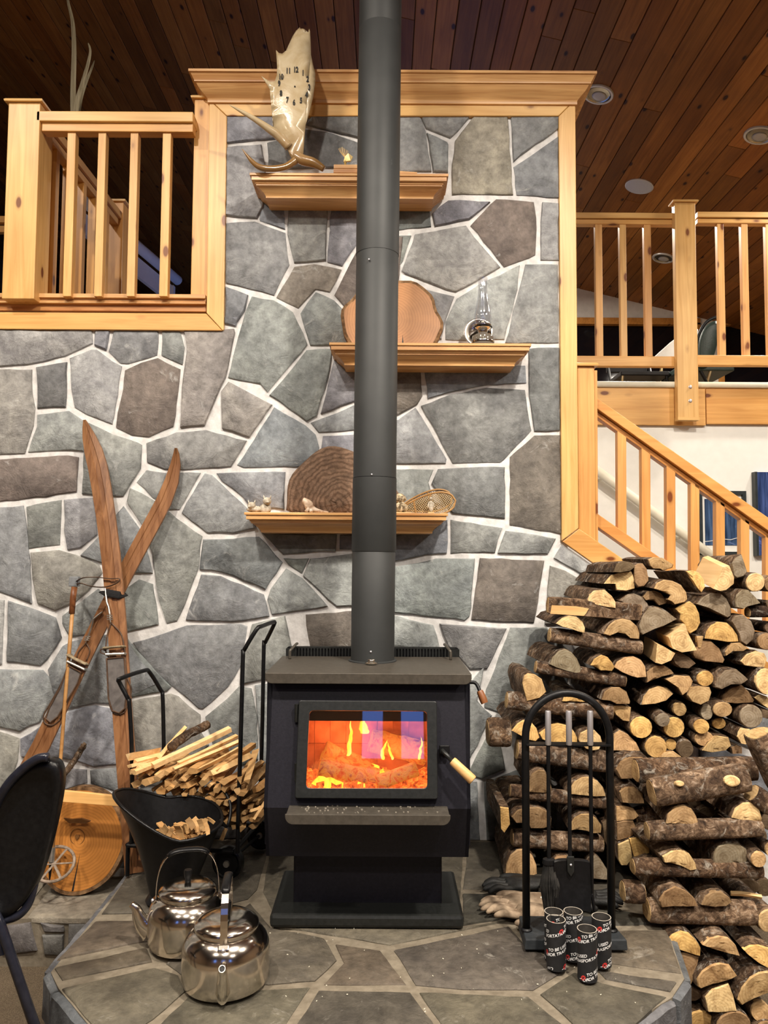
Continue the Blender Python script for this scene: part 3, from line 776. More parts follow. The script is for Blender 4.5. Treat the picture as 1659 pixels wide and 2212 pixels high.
# opening for the door glass
gl, gr = on(664, 1540).x, on(922, 1540).x
gzt, gzb = on(795, 1528).z, on(795, 1708).z
def fy(z): return FM[0] + (FT[0] - FM[0]) * (z - FM[1]) / (FT[1] - FM[1])
body = MB()
def pan(x0, x1, z0, z1):
    body.hexa([(x0, fy(z0), z0), (x1, fy(z0), z0), (x1, fy(z1), z1), (x0, fy(z1), z1),
               (x0, fy(z0) + .012, z0), (x1, fy(z0) + .012, z0), (x1, fy(z1) + .012, z1), (x0, fy(z1) + .012, z1)])
pan(xl, gl, FM[1], FT[1]); pan(gr, xr, FM[1], FT[1]); pan(gl, gr, gzt, FT[1]); pan(gl, gr, FM[1], gzb)
for x0, x1 in ((xl, xl + .012), (xr - .012, xr)):
    prof = [FT, FM, FB, (3.04, FB[1]), (3.04, FT[1])]
    body.prism([(x0, a, b) for a, b in prof], (x1 - x0, 0, 0))
body.hexa([(xl, FM[0], FM[1]), (xr, FM[0], FM[1]), (xr, FB[0], FB[1]), (xl, FB[0], FB[1]), (xl, FM[0] + .012, FM[1]), (xr, FM[0] + .012, FM[1]), (xr, FB[0] + .012, FB[1]), (xl, FB[0] + .012, FB[1])])
body.box(xl, xr, 3.028, 3.04, FB[1], FT[1])
body.box(xl, xr, FB[0], 3.04, FB[1], FB[1] + .012)
body.build('body', STOVE, stove)
for s in (-1, 1):
    x = SX + s * (hw0 + .006)
    MB().box(x - .003, x + .003, 2.68, 3.05, .635, FT[1]).build('side_shield', STOVE, stove, bevel=.001)
# top plate with its rolled front lip
tz = 1.228
n = 24
tp = MB()
TXL, TXR = SX - .353, SX + .353
tp.box(TXL, TXR, 2.632, 3.06, tz - .008, tz)
lip = [(TXL, tz), (TXR, tz), (TXR, tz - .014)]
for i in range(7):
    q = math.pi / 2 * i / 6; lip.append((TXR - .024 + .024 * math.cos(q), tz - .014 - .022 * math.sin(q)))
for i in range(7):
    q = math.pi / 2 * i / 6; lip.append((TXL + .024 - .024 * math.sin(q), tz - .036 + .022 * (1 - math.cos(q))))
tp.prism([(x, 2.622, z) for x, z in lip], (0, .012, 0))
tp.build('top_plate', PEWTER, stove, bevel=.002)
# rear grille with slots
gy = 3.075
a, b = P(618, 1396, gy), P(992, 1421, gy)
gx0, gx1, gz1, gz0 = a.x, b.x, a.z, b.z - .02
gm = MB()
rr = .016
pr = [(gx0, gz0), (gx1, gz0)] + [(gx1 - rr + rr * math.cos(q), gz1 - rr + rr * math.sin(q)) for q in [math.pi / 2 * i / 5 for i in range(6)]] + [(gx0 + rr - rr * math.sin(q), gz1 - rr + rr * math.cos(q)) for q in [math.pi / 2 * i / 5 for i in range(6)]]
gm.prism([(x, gy + .004, z) for x, z in pr], (0, .006, 0))
gril = gm.build('rear_grille', BLACK, stove)
fm = MB(); fm.box(gx0 + rr, gx1 - rr, gy - .004, gy + .004, gz1 - .007, gz1); fm.box(gx0, gx1, gy - .004, gy + .004, gz0, gz0 + .02); fm.box(gx0, gx0 + .035, gy - .004, gy + .004, gz0, gz1 - rr * .5); fm.box(gx1 - .035, gx1, gy - .004, gy + .004, gz0, gz1 - rr * .5)
fm.build('grille_frame', DOORM, gril)
i = 0; x = gx0 + .036
sh = None
while x < gx1 - .04:
    if sh is None: sh = MB().box(x, x + .0065, gy - .004, gy + .004, gz0 + .02, gz1 - .007).build('grille_slat', DOORM, gril)
    else:
        c = copy_part(sh, gril); c.location = sh.location + Vector((x - gx0 - .036, 0, 0))
    x += .0125
for s in (-1, 1):
    q = P(621 if s < 0 else 988, 1400, 3.0)
    x = SX + s * .312
    MB().tube(smooth_path([(x, 2.975, tz), (x, 2.975, tz + .028), (x - s * .004, 2.985, tz + .036), (x - s * .014, 3.06, tz + .047), (x - s * .016, 3.08, tz + .047)], 4), .0055, 10).build('corner_rail', PEWTER, stove, smooth=True)
# pedestal and base plate
MB().box(SX - .262, SX + .262, 2.75, 2.99, HZ + .044, FB[1] + .002).build('pedestal', STOVE, stove, bevel=.006)
MB().box(SX - .331, SX + .331, 2.655, 3.03, HZ + .004, HZ + .050).build('base_plate', DOORM, stove, bevel=.012)
# ash lip
al = MB()
ax0, ax1 = P(616, 1765, 2.50).x, P(973, 1765, 2.50).x
az1, az0 = P(795, 1759, 2.50).z, P(795, 1781, 2.50).z
al.box(ax0 + .003, ax1 - .003, 2.50, 2.60, az1 - .008, az1)
q_ = [(ax0, az1), (ax1, az1)]
h_ = az1 - az0
for i in range(8):
    q = math.pi / 2 * i / 7; q_.append((ax1 - h_ * .8 * (1 - math.cos(q)), az1 - .2 * h_ - .8 * h_ * math.sin(q)))
for i in range(8):
    q = math.pi / 2 * i / 7; q_.append((ax0 + h_ * .8 * (1 - math.sin(q)), az0 + .8 * h_ * (1 - math.cos(q))))
al.prism([(x, 2.494, z) for x, z in q_], (0, .008, 0))
lipo = al.build('ash_lip', PEWTER, stove, bevel=.0015)
cr = MB()
for i in range(60):
    x, y, s = RN.uniform(ax0 + .02, ax1 - .02), RN.uniform(2.505, 2.58), RN.uniform(.0008, .0028)
    cr.obox((x, y, az1 + s * .5), (s, s * .3, 0), (-s * .3, s, 0), (0, 0, s * .6))
tag(cr.build('ash_crumbs', noisy('ash', (.12, .10, .08), (.3, .27, .22), ns=90, rough=.9), lipo), kind='stuff')
# door: frame, glass, hinges, latch
dq = [(646, 1513), (943.5, 1515), (945.5, 1726), (637, 1724)]
gq = [(669, 1535), (922, 1536.5), (923, 1703), (661, 1702.5)]
DO = .034
def rquad(q, off, r=.02, k=5):
    p = [on(x, y, off) for x, y in q]; out = []
    for i in range(4):
        a, b, c = p[i - 1], p[i], p[(i + 1) % 4]
        u, v = (a - b).normalized() * r, (c - b).normalized() * r
        for j in range(k + 1):
            t = j / k; out.append(b + u * (1 - t) ** 2 + v * t ** 2)
    return out
o1, o2, i1, i2 = rquad(dq, 0, .008), rquad(dq, DO, .008), rquad(gq, DO - .012, .016), rquad(gq, 0, .016)
i0 = rquad(gq, DO, .016)
dm = MB().rings([i2, o1, o2, i0, i1, i2], False, False)
door = dm.build('door', DOORM, stove, bevel=.0025)
def glassm(name, tint=(1, 1, 1), rough=.02, ior=1.45):
    a = N(name)
    tr_ = a.n('ShaderNodeBsdfTransparent'); tr_.inputs[0].default_value = (*tint, 1)
    gl_ = a.n('ShaderNodeBsdfGlossy'); gl_.inputs['Roughness'].default_value = rough
    fr_ = a.n('ShaderNodeLayerWeight'); fr_.inputs[0].default_value = .5
    k_ = (ior - 1) ** 2 / (ior + 1) ** 2
    fo_ = a.ramp(fr_.outputs['Facing'], [(0, (k_ * 2.2,) * 3), (.6, (k_ * 3,) * 3), (.85, (.25,) * 3), (1, (.7,) * 3)])
    mx = a.n('ShaderNodeMixShader'); a.l(fo_, mx.inputs[0]); a.l(tr_.outputs[0], mx.inputs[1]); a.l(gl_.outputs[0], mx.inputs[2])
    a.l(mx.outputs[0], a.out.inputs[0]); return a.m
SGLASS = glassm('stove_glass', (.97, .94, .9), .015, 1.6)
gp = rquad([(664, 1530), (926, 1531), (928, 1708), (656, 1707)], .014, .012)
MB().prism(gp, fn * .004).build('glass_pane', SGLASS, door)
for y0 in (1540, 1668):
    c = on(641, y0, .014)
    MB().tube([c + Vector((0, 0, -.03)), c + Vector((0, 0, .03))], .008, 10).build('hinge', DOORM, door)
lat = on(960, 1619, .02)
MB().obox(lat, (.017, 0, 0), fn * .012, (0, .001, .014)).build('latch', BLACK, door, bevel=.003)
h0, h1, h2, h3 = on(956, 1622, .045), on(978, 1645, .06), on(977, 1643, .06), on(1022, 1686, .075)
MB().tube([on(956, 1621, .02), h0, h1], .0072, 10).build('handle_rod', DOORM, door, smooth=True)
ax_ = (h3 - h2)
MB().lathe(h2, [(.013, 0), (.0145, .004), (.0155, ax_.length * .5), (.0165, ax_.length - .004), (.0145, ax_.length)], 18, ax=ax_).build('wooden_grip', GRIP, door, autos=40, label='pale wooden grip of the door handle')
b0 = P(1014, 1474, 2.72)
MB().tube(smooth_path([b0, P(1026, 1475, 2.72), P(1033, 1484, 2.71), P(1037, 1496, 2.70)], 4), .0065, 10).build('bypass_rod', BLACK, stove, smooth=True)
g0, g1 = P(1036, 1492, 2.70), P(1047, 1519, 2.69)
MB().lathe(g0, [(.010, 0), (.012, .006), (.0135, .03), (.0125, (g1 - g0).length)], 16, ax=g1 - g0).build('bypass_grip', BROWNGRIP, stove, autos=40, label='dark brown wooden grip on the side rod')
# firebox
def emis(name, build_):
    a = N(name); build_(a); return a.m
FIREB = noisy('fire_brick', (.30, .16, .11), (.50, .30, .22), ns=14, rough=.95, bump=.3)
fb = MB()
bx0, bx1, by0, by1, bz0, bz1 = SX - .27, SX + .27, 2.69, 2.93, .80, 1.165
fb.box(bx0, bx1, by1, by1 + .02, bz0, bz1); fb.box(bx0 - .02, bx0, by0, by1, bz0, bz1); fb.box(bx1, bx1 + .02, by0, by1, bz0, bz1)
fb.box(bx0, bx1, by0, by1, bz0 - .02, bz0)
fbo = fb.build('firebox', FIREB, stove)
MB().box(bx0, bx1, by0, by1, bz1, bz1 + .02).build('baffle', STOVE, stove)
za = P(795, 1557, 2.70).z
MB().box(gl - .02, gr + .02, 2.695, 2.703, za, bz1).build('air_plate', STOVE, stove)
for s in range(9):
    x = bx0 + .003 + s * .0595
    for r_ in range(3):
        MB().box(x, x + .0582, by1 - .006, by1 - .001, bz0 + .002 + r_ * .118, bz0 + .1185 + r_ * .118).build('brick', FIREB, fbo)
def fl(a):
    tc = a.n('ShaderNodeTexCoord'); mp = a.n('ShaderNodeMapping'); mp.inputs['Scale'].default_value = (14, 14, 5); a.l(tc.outputs['Object'], mp.inputs[0])
    f = a.noise(mp.outputs[0], 1.0, 3, .5, 1.5)
    c = a.ramp(f, [(.3, (1, .16, .015)), (.5, (1, .42, .03)), (.68, (1, .75, .16))])
    e = a.n('ShaderNodeEmission'); a.l(c, e.inputs[0]); e.inputs[1].default_value = 2.6
    t = a.n('ShaderNodeBsdfTransparent'); m = a.n('ShaderNodeMixShader')
    lw = a.n('ShaderNodeLayerWeight'); lw.inputs[0].default_value = .35
    a.l(a.ramp(lw.outputs['Facing'], [(.1, (1, 1, 1)), (.8, (.1, .1, .1))]), m.inputs[0]); a.l(t.outputs[0], m.inputs[1]); a.l(e.outputs[0], m.inputs[2])
    a.l(m.outputs[0], a.out.inputs[0])
FLAME = emis('flame', fl)
def charm(a):
    v = a.coords((1, 1, 1), 4); f = a.noise(v, 22, 6, .7, 1.0)
    a.base(a.ramp(f, [(.35, (.06, .03, .02)), (.65, (.30, .19, .14))]))
    a.l(a.ramp(f, [(.40, (1, .10, .01)), (.5, (1, .30, .03)), (.62, (.5, .03, .005)), (.7, (0, 0, 0))]), a.b.inputs['Emission Color'])
    a.b.inputs['Emission Strength'].default_value = .55
    a.bump(f, .9, .02); a.set(.9)
CHAR = emis('charred_wood', charm)
def embm(a):
    v = a.coords((1, 1, 1), 4); f = a.noise(v, 40, 6, .7, .5)
    a.base((.08, .03, .02))
    a.l(a.ramp(f, [(.36, (.16, .012, .003)), (.52, (.9, .12, .015)), (.66, (1, .36, .05))]), a.b.inputs['Emission Color'])
    a.b.inputs['Emission Strength'].default_value = 1.15; a.bump(f, 1, .02); a.set(.9)
EMBER = emis('glowing_ember', embm)
def rough_log(p, q, r, seed, n=14, k=9, amp=.22):
    p, q = Vector(p), Vector(q); ax = (q - p).normalized(); u = ax.orthogonal().normalized(); v = ax.cross(u); rs = []
    for i in range(k + 1):
        c = p.lerp(q, i / k)
        rs.append([c + (u * math.cos(t) + v * math.sin(t)) * r * (1 + amp * noise.noise(Vector((math.cos(t) * 1.6, math.sin(t) * 1.6, i * .6 + seed)))) for t in [2 * math.pi * j / n for j in range(n)]])
    return MB().rings(rs)
def inbox(px_, py_, d): return P(px_, py_, d)
FL_ = 'burning log lying at the back of the firebox'
for i, (p, q, r, lab) in enumerate([((630 + 60, 1655), (860, 1690), .034, 'charred log lying low across the left of the firebox'), ((800, 1600), (920, 1628), .042, 'grey flaking log at the right of the firebox'),
                             ((700, 1622), (800, 1662), .036, 'reddish burning log leaning at the left of the firebox'), ((815, 1692), (900, 1660), .026, 'small glowing log at the front centre of the firebox')]):
    d = [2.74, 2.85, 2.84, 2.69][i]
    o = rough_log(P(*p, d), P(*q, d + .03), r, i * 7.7).build('burning_log', CHAR, smooth=True, label=lab, cat='log', group='logs burning in the stove')
em = MB()
for i in range(260):
    x, y = RN.uniform(bx0 + .02, bx1 - .02), RN.uniform(2.70, 2.9); s = RN.uniform(.006, .018)
    em.obox((x, y, bz0 + s * .5 + RN.uniform(0, .022)), (s, s * RN.uniform(-.6, .6), s * RN.uniform(-.5, .5)), (s * RN.uniform(-.5, .5), s, s * RN.uniform(-.4, .4)), (0, 0, s * .7))
tag(em.build('ember_bed', EMBER), 'bed of glowing embers on the floor of the stove firebox', 'embers', kind='stuff')
def flame(path, w, th=.012, seed=0):
    path = smooth_path(path, 5); k = len(path); rs = []
    for i, c in enumerate(path):
        t = i / (k - 1); ww = w * (math.sin(math.pi * min(1, (t * .85 + .22))) ** .7 + .05) * (1 - .55 * t)
        c = c + Vector((.006 * noise.noise((t * 6, seed, 0)), 0, 0))
        rs.append([c + Vector((ww * math.cos(a), th * math.sin(a) * (ww / w), 0)) for a in [2 * math.pi * j / 10 for j in range(10)]])
    return MB().rings(rs)
fls = [([(752, 1632), (757, 1600), (758, 1575), (756, 1552)], .009, 'tall thin yellow flame left of centre in the stove'), ([(788, 1584), (786, 1572), (783, 1560), (786, 1552)], .020, 'short bright flame hanging at the top centre of the stove'),
       ([(688, 1703), (690, 1690), (696, 1678), (692, 1664)], .030, 'yellow flame at the lower left of the stove glass'), ([(722, 1703), (722, 1692), (714, 1684), (708, 1674)], .042, 'low broad flame along the bottom left of the stove'),
       ([(765, 1704), (765, 1697), (772, 1692), (770, 1687)], .045, 'low flame at the bottom centre of the stove'), ([(815, 1675), (808, 1665), (812, 1655), (800, 1648)], .020, 'flame licking up the middle of the burning logs'),
       ([(838, 1690), (832, 1676), (826, 1668), (828, 1658)], .022, 'flame between the front logs right of centre'), ([(828, 1640), (826, 1625), (833, 1608), (838, 1598)], .008, 'small curved flame above the grey log'),
       ([(848, 1640), (842, 1622), (840, 1610), (834, 1600)], .006, 'thin curled flame beside the grey log'), ([(860, 1698), (868, 1690), (872, 1684), (876, 1678)], .014, 'small flame at the lower right of the stove glass'),
       ([(905, 1640), (908, 1620), (912, 1605), (908, 1590)], .006, 'thin flame at the far right of the firebox')]
for i, (pts, w, lab) in enumerate(fls):
    d = 2.72 if i in (2, 3, 4, 6) else 2.80
    flame([P(x, y, d) for x, y in pts], w, seed=i * 3.3).build('flame', FLAME, smooth=True, label=lab, cat='flame', group='flames in the stove')
for (x, y, z, e, c, s) in ((SX - .08, 2.80, .96, 3.4, (1, .20, .05), .09), (SX + .10, 2.76, .92, 3.0, (1, .20, .05), .09), (SX - .16, 2.74, .86, 1.6, (1, .30, .06), .05)):
    l = bpy.data.lights.new('fire_glow', 'POINT'); l.energy = e; l.color = c; l.shadow_soft_size = s
    o = bpy.data.objects.new('fire_glow', l); o.location = (x, y, z); COL.objects.link(o)

# ------------------------------------------------------------------ stovepipe
pipe = thing('stovepipe', (-.041, 2.94, tz), 'tall dark grey stovepipe rising from the stove top through the ceiling', 'stovepipe')
PY_ = 2.94
def pcen(y):
    c = P(805 + (822 - 805) * (1400 - y) / 1400, y, PY_); return Vector((c.x, PY_, c.z))
pb = pcen(1426); pb.z = tz
secs = [(None, 1188, .0835), (1192, 1034, .0852), (1033, 549, .0838), (553, 66, .0850), (70, -900, .0850)]
for i, (ya, yb, r) in enumerate(secs):
    a = pb if ya is None else pcen(ya); b = pcen(yb)
    if i == 4: b = a + (b - a) * ((cz(a.x) - .02 - a.z) / (b.z - a.z))
    L = (b - a).length
    MB().lathe(a, [(r, 0), (r, L - .004), (r - .002, L - .001), (r - .004, L)] if i != 1 else [(r - .001, 0), (r + .001, .004), (r, L)], 48, ax=b - a).build('pipe_section', PIPE, pipe, autos=40)
MB().lathe(b + Vector((0, 0, -.03)), [(.15, .026), (.15, .03), (.09, .03)], 32, cap0=False, cap1=False).build('ceiling_collar', PIPE, pipe)
MB().lathe(pb, [(.092, 0), (.092, .004), (.084, .006)], 40).build('collar', PIPE, pipe, autos=40)
for sx_, sy_ in ((801, 1408), (803, 1025), (797, 560)):
    c = P(sx_, sy_, PY_ - .085); MB().lathe(c, [(.0035, -.003), (.0035, .001), (.002, .002)], 8, ax=(0, -1, 0)).build('screw', BRUSH, pipe)
th_ = P(802, 1434, 2.83); th_.z = tz + .004
t = thing('spring_handle', th_, 'small shiny metal draft knob at the foot of the stovepipe', 'knob')
MB().lathe(th_, [(.022, 0), (.024, .004), (.018, .008), (.004, .009)], 20, sy=.7).build('disc', STEEL, t, autos=40)
MB().tube([th_ + Vector((-.012, -.004, .011)), th_ + Vector((.012, -.004, .011))], .006, 10).build('spring', STEEL, t, smooth=True)

# ------------------------------------------------------------------ shelves
SHP = [(.064, 0), (.064, .018), (.060, .020), (.052, .021), (.050, .028), (.046, .029), (.046, .034), (.038, .038), (.027, .046), (.017, .055), (.010, .064), (.008, .068), (.008, .074), (0, .076)]
def shelf(x0, x1, y, lab):
    a, b = P(x0, y, 3.30), P(x1, y, 3.30); z = a.z
    t = thing('wall_shelf', ((a.x + b.x) / 2, WY - .012, z), lab, 'shelf', 'pine wall shelves')
    mould('moulding', a.x + .070, b.x - .070, z - .012, 3.372, WY - .014, [(o, d) for o, d in SHP], FX, t, autos=35)
    MB().box(a.x - .002, b.x + .002, 3.302, WY - .014, z - .012, z).build('shelf_top', FX, t, bevel=.002, col=(1.02, 1, .95))
    return z
S1 = shelf(540, 968, 372, 'moulded pine wall shelf holding the antler clock, topmost of three')
S2 = shelf(712, 1147, 739, 'moulded pine wall shelf holding the oil lamp, middle of three')
S3 = shelf(528, 967, 1106, 'moulded pine wall shelf holding the fungus and snowshoes, lowest of three')

# antler clock
ANT = N('antler'); v_ = ANT.coords((1, 1, 1), 1)
f_ = ANT.noise(v_, 9, 5, .6, 1.0); f2_ = ANT.noise(v_, 40, 5, .7)
c_ = ANT.ramp(f_, [(.3, (.50, .37, .20)), (.6, (.66, .55, .36)), (.75, (.72, .62, .45))])
tc_ = ANT.n('ShaderNodeTexCoord'); sp_ = ANT.n('ShaderNodeSeparateXYZ'); ad_ = ANT.n('ShaderNodeVectorMath', operation='ADD'); ad_.inputs[1].default_value = (0, 0, .30); ANT.l(tc_.outputs['Object'], ad_.inputs[0]); ANT.l(ad_.outputs[0], sp_.inputs[0])
c_ = ANT.mix((.24, .13, .045), c_, ANT.ramp(sp_.outputs[2], [(.05, (.0, .0, .0)), (.25, (1, 1, 1))]))
ANT.base(c_); ANT.bump(f2_, .2, .004); ANT.set(.22, 0, .5, **{'Coat Weight': .35})
AY = 3.335
clk = thing('antler_clock', P(660, 368, AY), 'pale moose antler clock with black numerals standing on the top shelf', 'clock')
pal = parse("K 684,164 690,172 695,200 702,214 714,220 727,212 735,195 741,172 747,190 749,240 752,330 765,390 778,440 777,500 764,580 750,640 734,700 720,745 711,820 707,880 704,930 690,958 640,962 634,935 612,895 575,845 548,805 526,760 522,735 527,700 520,620 506,535 492,510 455,455 505,488 535,488 548,450 549,400 546,350 543,300 560,318 580,322 604,302 622,262 640,222 660,188")
def inflate(pts, Y, th, name, m, parent, lean=0.0, **k):
    """a plate with a rounded edge and a gently domed face"""
    p = [P(x, y, Y) for x, y in pts]; zb = min(q.z for q in p)
    p = [q + Vector((0, lean * (q.z - zb), 0)) for q in p]
    bm = bmesh.new(); vs = [bm.verts.new(q) for q in p]; f = bm.faces.new(vs)
    bmesh.ops.triangulate(bm, faces=[f])
    bmesh.ops.subdivide_edges(bm, edges=[e for e in bm.edges if e.calc_length() > .03], cuts=3, use_grid_fill=False)
    bmesh.ops.triangulate(bm, faces=bm.faces)
    bmesh.ops.beautify_fill(bm, faces=bm.faces, edges=[e for e in bm.edges if not e.is_boundary])
    bv = [v.co.copy() for v in bm.verts if v.is_boundary]
    bset = {v.index for v in bm.verts if v.is_boundary}
    bm.verts.index_update()
    V = [v.co.copy() for v in bm.verts]; bnd = [v.is_boundary for v in bm.verts]
    Fs = [[v.index for v in f.verts] for f in bm.faces]
    edges = [(e.verts[0].index, e.verts[1].index) for e in bm.edges if e.is_boundary]
    bm.free()
    def d(v):
        return min((v - b).length for b in bv)
    off = [0 if bnd[i] else th * (1 - math.exp(-d(v) / .012)) for i, v in enumerate(V)]
    nV = len(V)
    verts = [v - Vector((0, o + .002, 0)) for v, o in zip(V, off)] + [v + Vector((0, .5 * o + .002, 0)) for v, o in zip(V, off)]
    faces = Fs + [[i + nV for i in reversed(f)] for f in Fs] + [(a, b, b + nV, a + nV) for a, b in edges]
    return MB().add(verts, faces).build(name, m, parent, smooth=True, **k)
AO = P(660, 368, AY); AO.z = S1 + .30
inflate(pal, AY, .012, 'palm', ANT, clk, org=AO)
def tine(pts, rad, name='tine'):
    p = smooth_path(pts, 5); k = len(p)
    rr_ = []
    for i in range(k):
        t = i / (k - 1) * (len(rad) - 1); a = int(min(t, len(rad) - 2)); rr_.append(rad[a] + (rad[a + 1] - rad[a]) * (t - a))
    MB().tube(p, rr_, 14).build(name, ANT, clk, smooth=True, org=AO)
kp = lambda s, ds: [P(*q, AY - d) for q, d in zip(parse('K ' + s), ds)]
tine(kp("620,880 560,815 500,770 420,715 340,668 262,625", (.0, .012, .03, .05, .07, .085)), [.020, .020, .017, .012, .008, .001])
tine(kp("670,950 600,995 520,1008 450,1000 400,965 340,890", (.0, .02, .04, .06, .07, .08)), [.018, .014, .014, .013, .010, .001])
tine(kp("660,930 700,955 760,970 800,990 828,1010", (.0, .01, .02, .025, .025)), [.022, .024, .022, .017, .013], 'beam')
def text_mesh(s, size, bold=0.0, font=None):
    c = bpy.data.curves.new('txt', 'FONT'); c.body = s; c.size = size; c.align_x = 'CENTER'; c.align_y = 'CENTER'; c.offset = bold; c.extrude = 0; c.resolution_u = 3
    o = bpy.data.objects.new('txt', c); COL.objects.link(o)
    dg = bpy.context.evaluated_depsgraph_get(); me = bpy.data.meshes.new_from_object(o.evaluated_get(dg))
    vs = [v.co.copy() for v in me.vertices]; fs = [list(p.vertices) for p in me.polygons]
    bpy.data.objects.remove(o); bpy.data.meshes.remove(me)
    return vs, fs
NUM = {'12': (661, 417), '1': (704, 436), '2': (731, 473), '3': (741, 522), '4': (725, 566), '5': (692, 601), '6': (650, 613), '7': (610, 598), '8': (572, 558), '9': (561, 499), '10': (572, 460), '11': (616, 424)}
for s, (x, y) in NUM.items():
    vs, fs = text_mesh(s, .036, .0011)
    c = P(*px('K', x, y), AY - .016)
    mb = MB()
    kx = .62
    mb.add([c + Vector((v.x * kx, .001, v.y)) for v in vs], fs); n0 = len(mb.v)
    mb.add([c + Vector((v.x * kx, -.001, v.y)) for v in vs], fs)
    mb.build('numeral', INK, clk)
c = P(*px('K', 655, 517), AY - .0155); MB().lathe(c, [(.0035, -.003), (.0035, .002), (.002, .003)], 10, ax=(0, -1, 0)).build('centre_pin', INK, clk)

# slat box, gold ornament, offcut
def fir(x0, y0, x1, y1, Y, d, name, lab, cat, **k):
    o = bar(x0, y0, x1, y1, Y, d, name, FX, bevel=.0015, **k); return tag(o, lab, cat)
s1px = [(721, 339, 800, 348.5), (720.5, 350, 800, 357.5), (719, 359, 800, 367.6)]
for (a, b, c, d), lab in zip(s1px, ('small pine strip on top of three on the top shelf', 'small pine strip in the middle of three on the top shelf', 'small pine strip lowest of three on the top shelf')):
    pa, pb_ = P(a, b, 3.34), P(c, d, 3.34)
    i = s1px.index((a, b, c, d))
    z0 = S1 + (2 - i) * .0202
    tag(MB().box(pa.x, pb_.x, 3.34, 3.42, z0 + .0004, z0 + .0192).build('wood_strip', FX, bevel=.0015), lab, 'strip', 'pine strips stacked on the top shelf')
pa, pb_ = P(845, 354, 3.34), P(901, 367, 3.34)
tag(MB().hexa([(pa.x, 3.335, S1), (pb_.x, 3.335, S1), (pb_.x, 3.335, S1 + .024), (pa.x, 3.335, S1 + .031), (pa.x, 3.41, S1), (pb_.x, 3.41, S1), (pb_.x, 3.41, S1 + .024), (pa.x, 3.41, S1 + .031)]).build('wood_block', FX, bevel=.0015), 'small pine offcut on the top shelf just right of the stovepipe', 'block')
GOLD = noisy('gold_straw', (.55, .36, .10), (.80, .62, .28), ns=20, rough=.4, bump=.1, metal=.3)
c = P(746, 338, 3.37); c.z = S1 + .0606
t = thing('straw_ornament', c, 'little golden straw ornament standing on the pine slats', 'ornament')
MB().lathe(c, [(.010, 0), (.012, .003), (.005, .012), (.006, .03)], 10).build('stem', GOLD, t, smooth=True)
MB().add([c + Vector(v) for v in ((-.008, -.004, .026), (.024, -.006, .030), (.034, -.004, .050), (.014, -.008, .064), (-.002, -.004, .05), (-.008, .006, .026), (.024, .006, .030), (.034, .006, .050), (.014, .004, .064), (-.002, .006, .05))],
         [(0, 1, 2, 3, 4), (9, 8, 7, 6, 5), (0, 5, 6, 1), (1, 6, 7, 2), (2, 7, 8, 3), (3, 8, 9, 4), (4, 9, 5, 0)]).build('bow', GOLD, t)
for i in range(9):
    a = -.032 + i * .0055
    MB().tube([c + Vector((-.001, 0, .045)), c + Vector((a * .8, .001 * i, .075)), c + Vector((a, .001 * i, .098 - abs(i - 3) * .003))], .0011, 5).build('straw', GOLD if i % 2 else STICK, t)

# wood slice on the middle shelf
SLICE = N('slice_wood'); v_ = SLICE.coords((1, 1, 1), 2); tc_ = SLICE.n('ShaderNodeTexCoord')
w_ = SLICE.n('ShaderNodeTexWave', wave_type='RINGS', rings_direction='Y'); w_.inputs['Scale'].default_value = 26; w_.inputs['Distortion'].default_value = 3.5; w_.inputs['Detail'].default_value = 3; w_.inputs['Detail Scale'].default_value = .7
SLICE.l(tc_.outputs['Object'], w_.inputs['Vector'])
c_ = SLICE.mix(SLICE.ramp(w_.outputs[1], [(0, (.25, .125, .048)), (.5, (.30, .155, .062))]), SLICE.ramp(SLICE.noise(v_, 10, 5, .6), [(.3, (.85, .8, .75)), (.7, (1.15, 1.1, 1.05))]), 1.0, 'MULTIPLY')
SLICE.base(SLICE.mix(c_, SLICE.oi.outputs['Color'], 1.0, 'MULTIPLY')); SLICE.set(.4, 0, .4)
SLBARK = noisy('slice_bark', (.10, .05, .02), (.30, .17, .08), ns=40, rough=.9, bump=.8)
def disc(c, prof, th, m, mrim, name, lab, cat, tilt=0, rim=.012, col=(1, 1, 1), crack=None, rimcol=None):
    t = thing(name, c, lab, cat)
    q = Matrix.Rotation(tilt, 3, 'X')
    out = [Vector((x, 0, z)) for x, z in prof]
    cc = sum(out, Vector()) / len(out)
    ctr = Vector(c)
    inn = [cc + (p - cc) * (1 - rim / max((p - cc).length, .01)) for p in out]
    f = lambda ps, y: [ctr + q @ (p + Vector((0, y, 0))) for p in ps]
    MB().rings([f(inn, -th / 2 - .001), f(inn, th / 2 - .004)], True, True).build('cut_face', m, t, org=ctr + q @ cc, col=col)
    MB().rings([f(inn, -th / 2), f(out, -th / 2 + .001), f(out, th / 2), f(inn, th / 2)], False, True).build('bark_rim', mrim, t, col=rimcol)
    if crack:
        a, b, w = crack
        MB().add([ctr + q @ Vector((a[0] - w, -th / 2 - .002, a[1])), ctr + q @ Vector((a[0] + w, -th / 2 - .002, a[1])), ctr + q @ Vector((b[0], -th / 2 - .002, b[1])),
                  ctr + q @ Vector((a[0] - w, -th / 2 + .01, a[1])), ctr + q @ Vector((a[0] + w, -th / 2 + .01, a[1])), ctr + q @ Vector((b[0], -th / 2 + .01, b[1]))], [(0, 1, 2), (3, 5, 4), (0, 2, 5, 3), (1, 4, 5, 2)]).build('crack', INK, t)
    return t
a = P(829, 737, 3.40); r0 = (P(955, 690, 3.4).x - P(845, 690, 3.4).x)
cx_ = P(846, 690, 3.40).x
prof = []
for i in range(48):
    q = 2 * math.pi * i / 48
    r = .228 * (1 + .035 * math.cos(6 * q + 1) + .02 * math.cos(11 * q))
    z = .124 + r * math.sin(q)
    prof.append((r * math.cos(q), max(z, .0)))
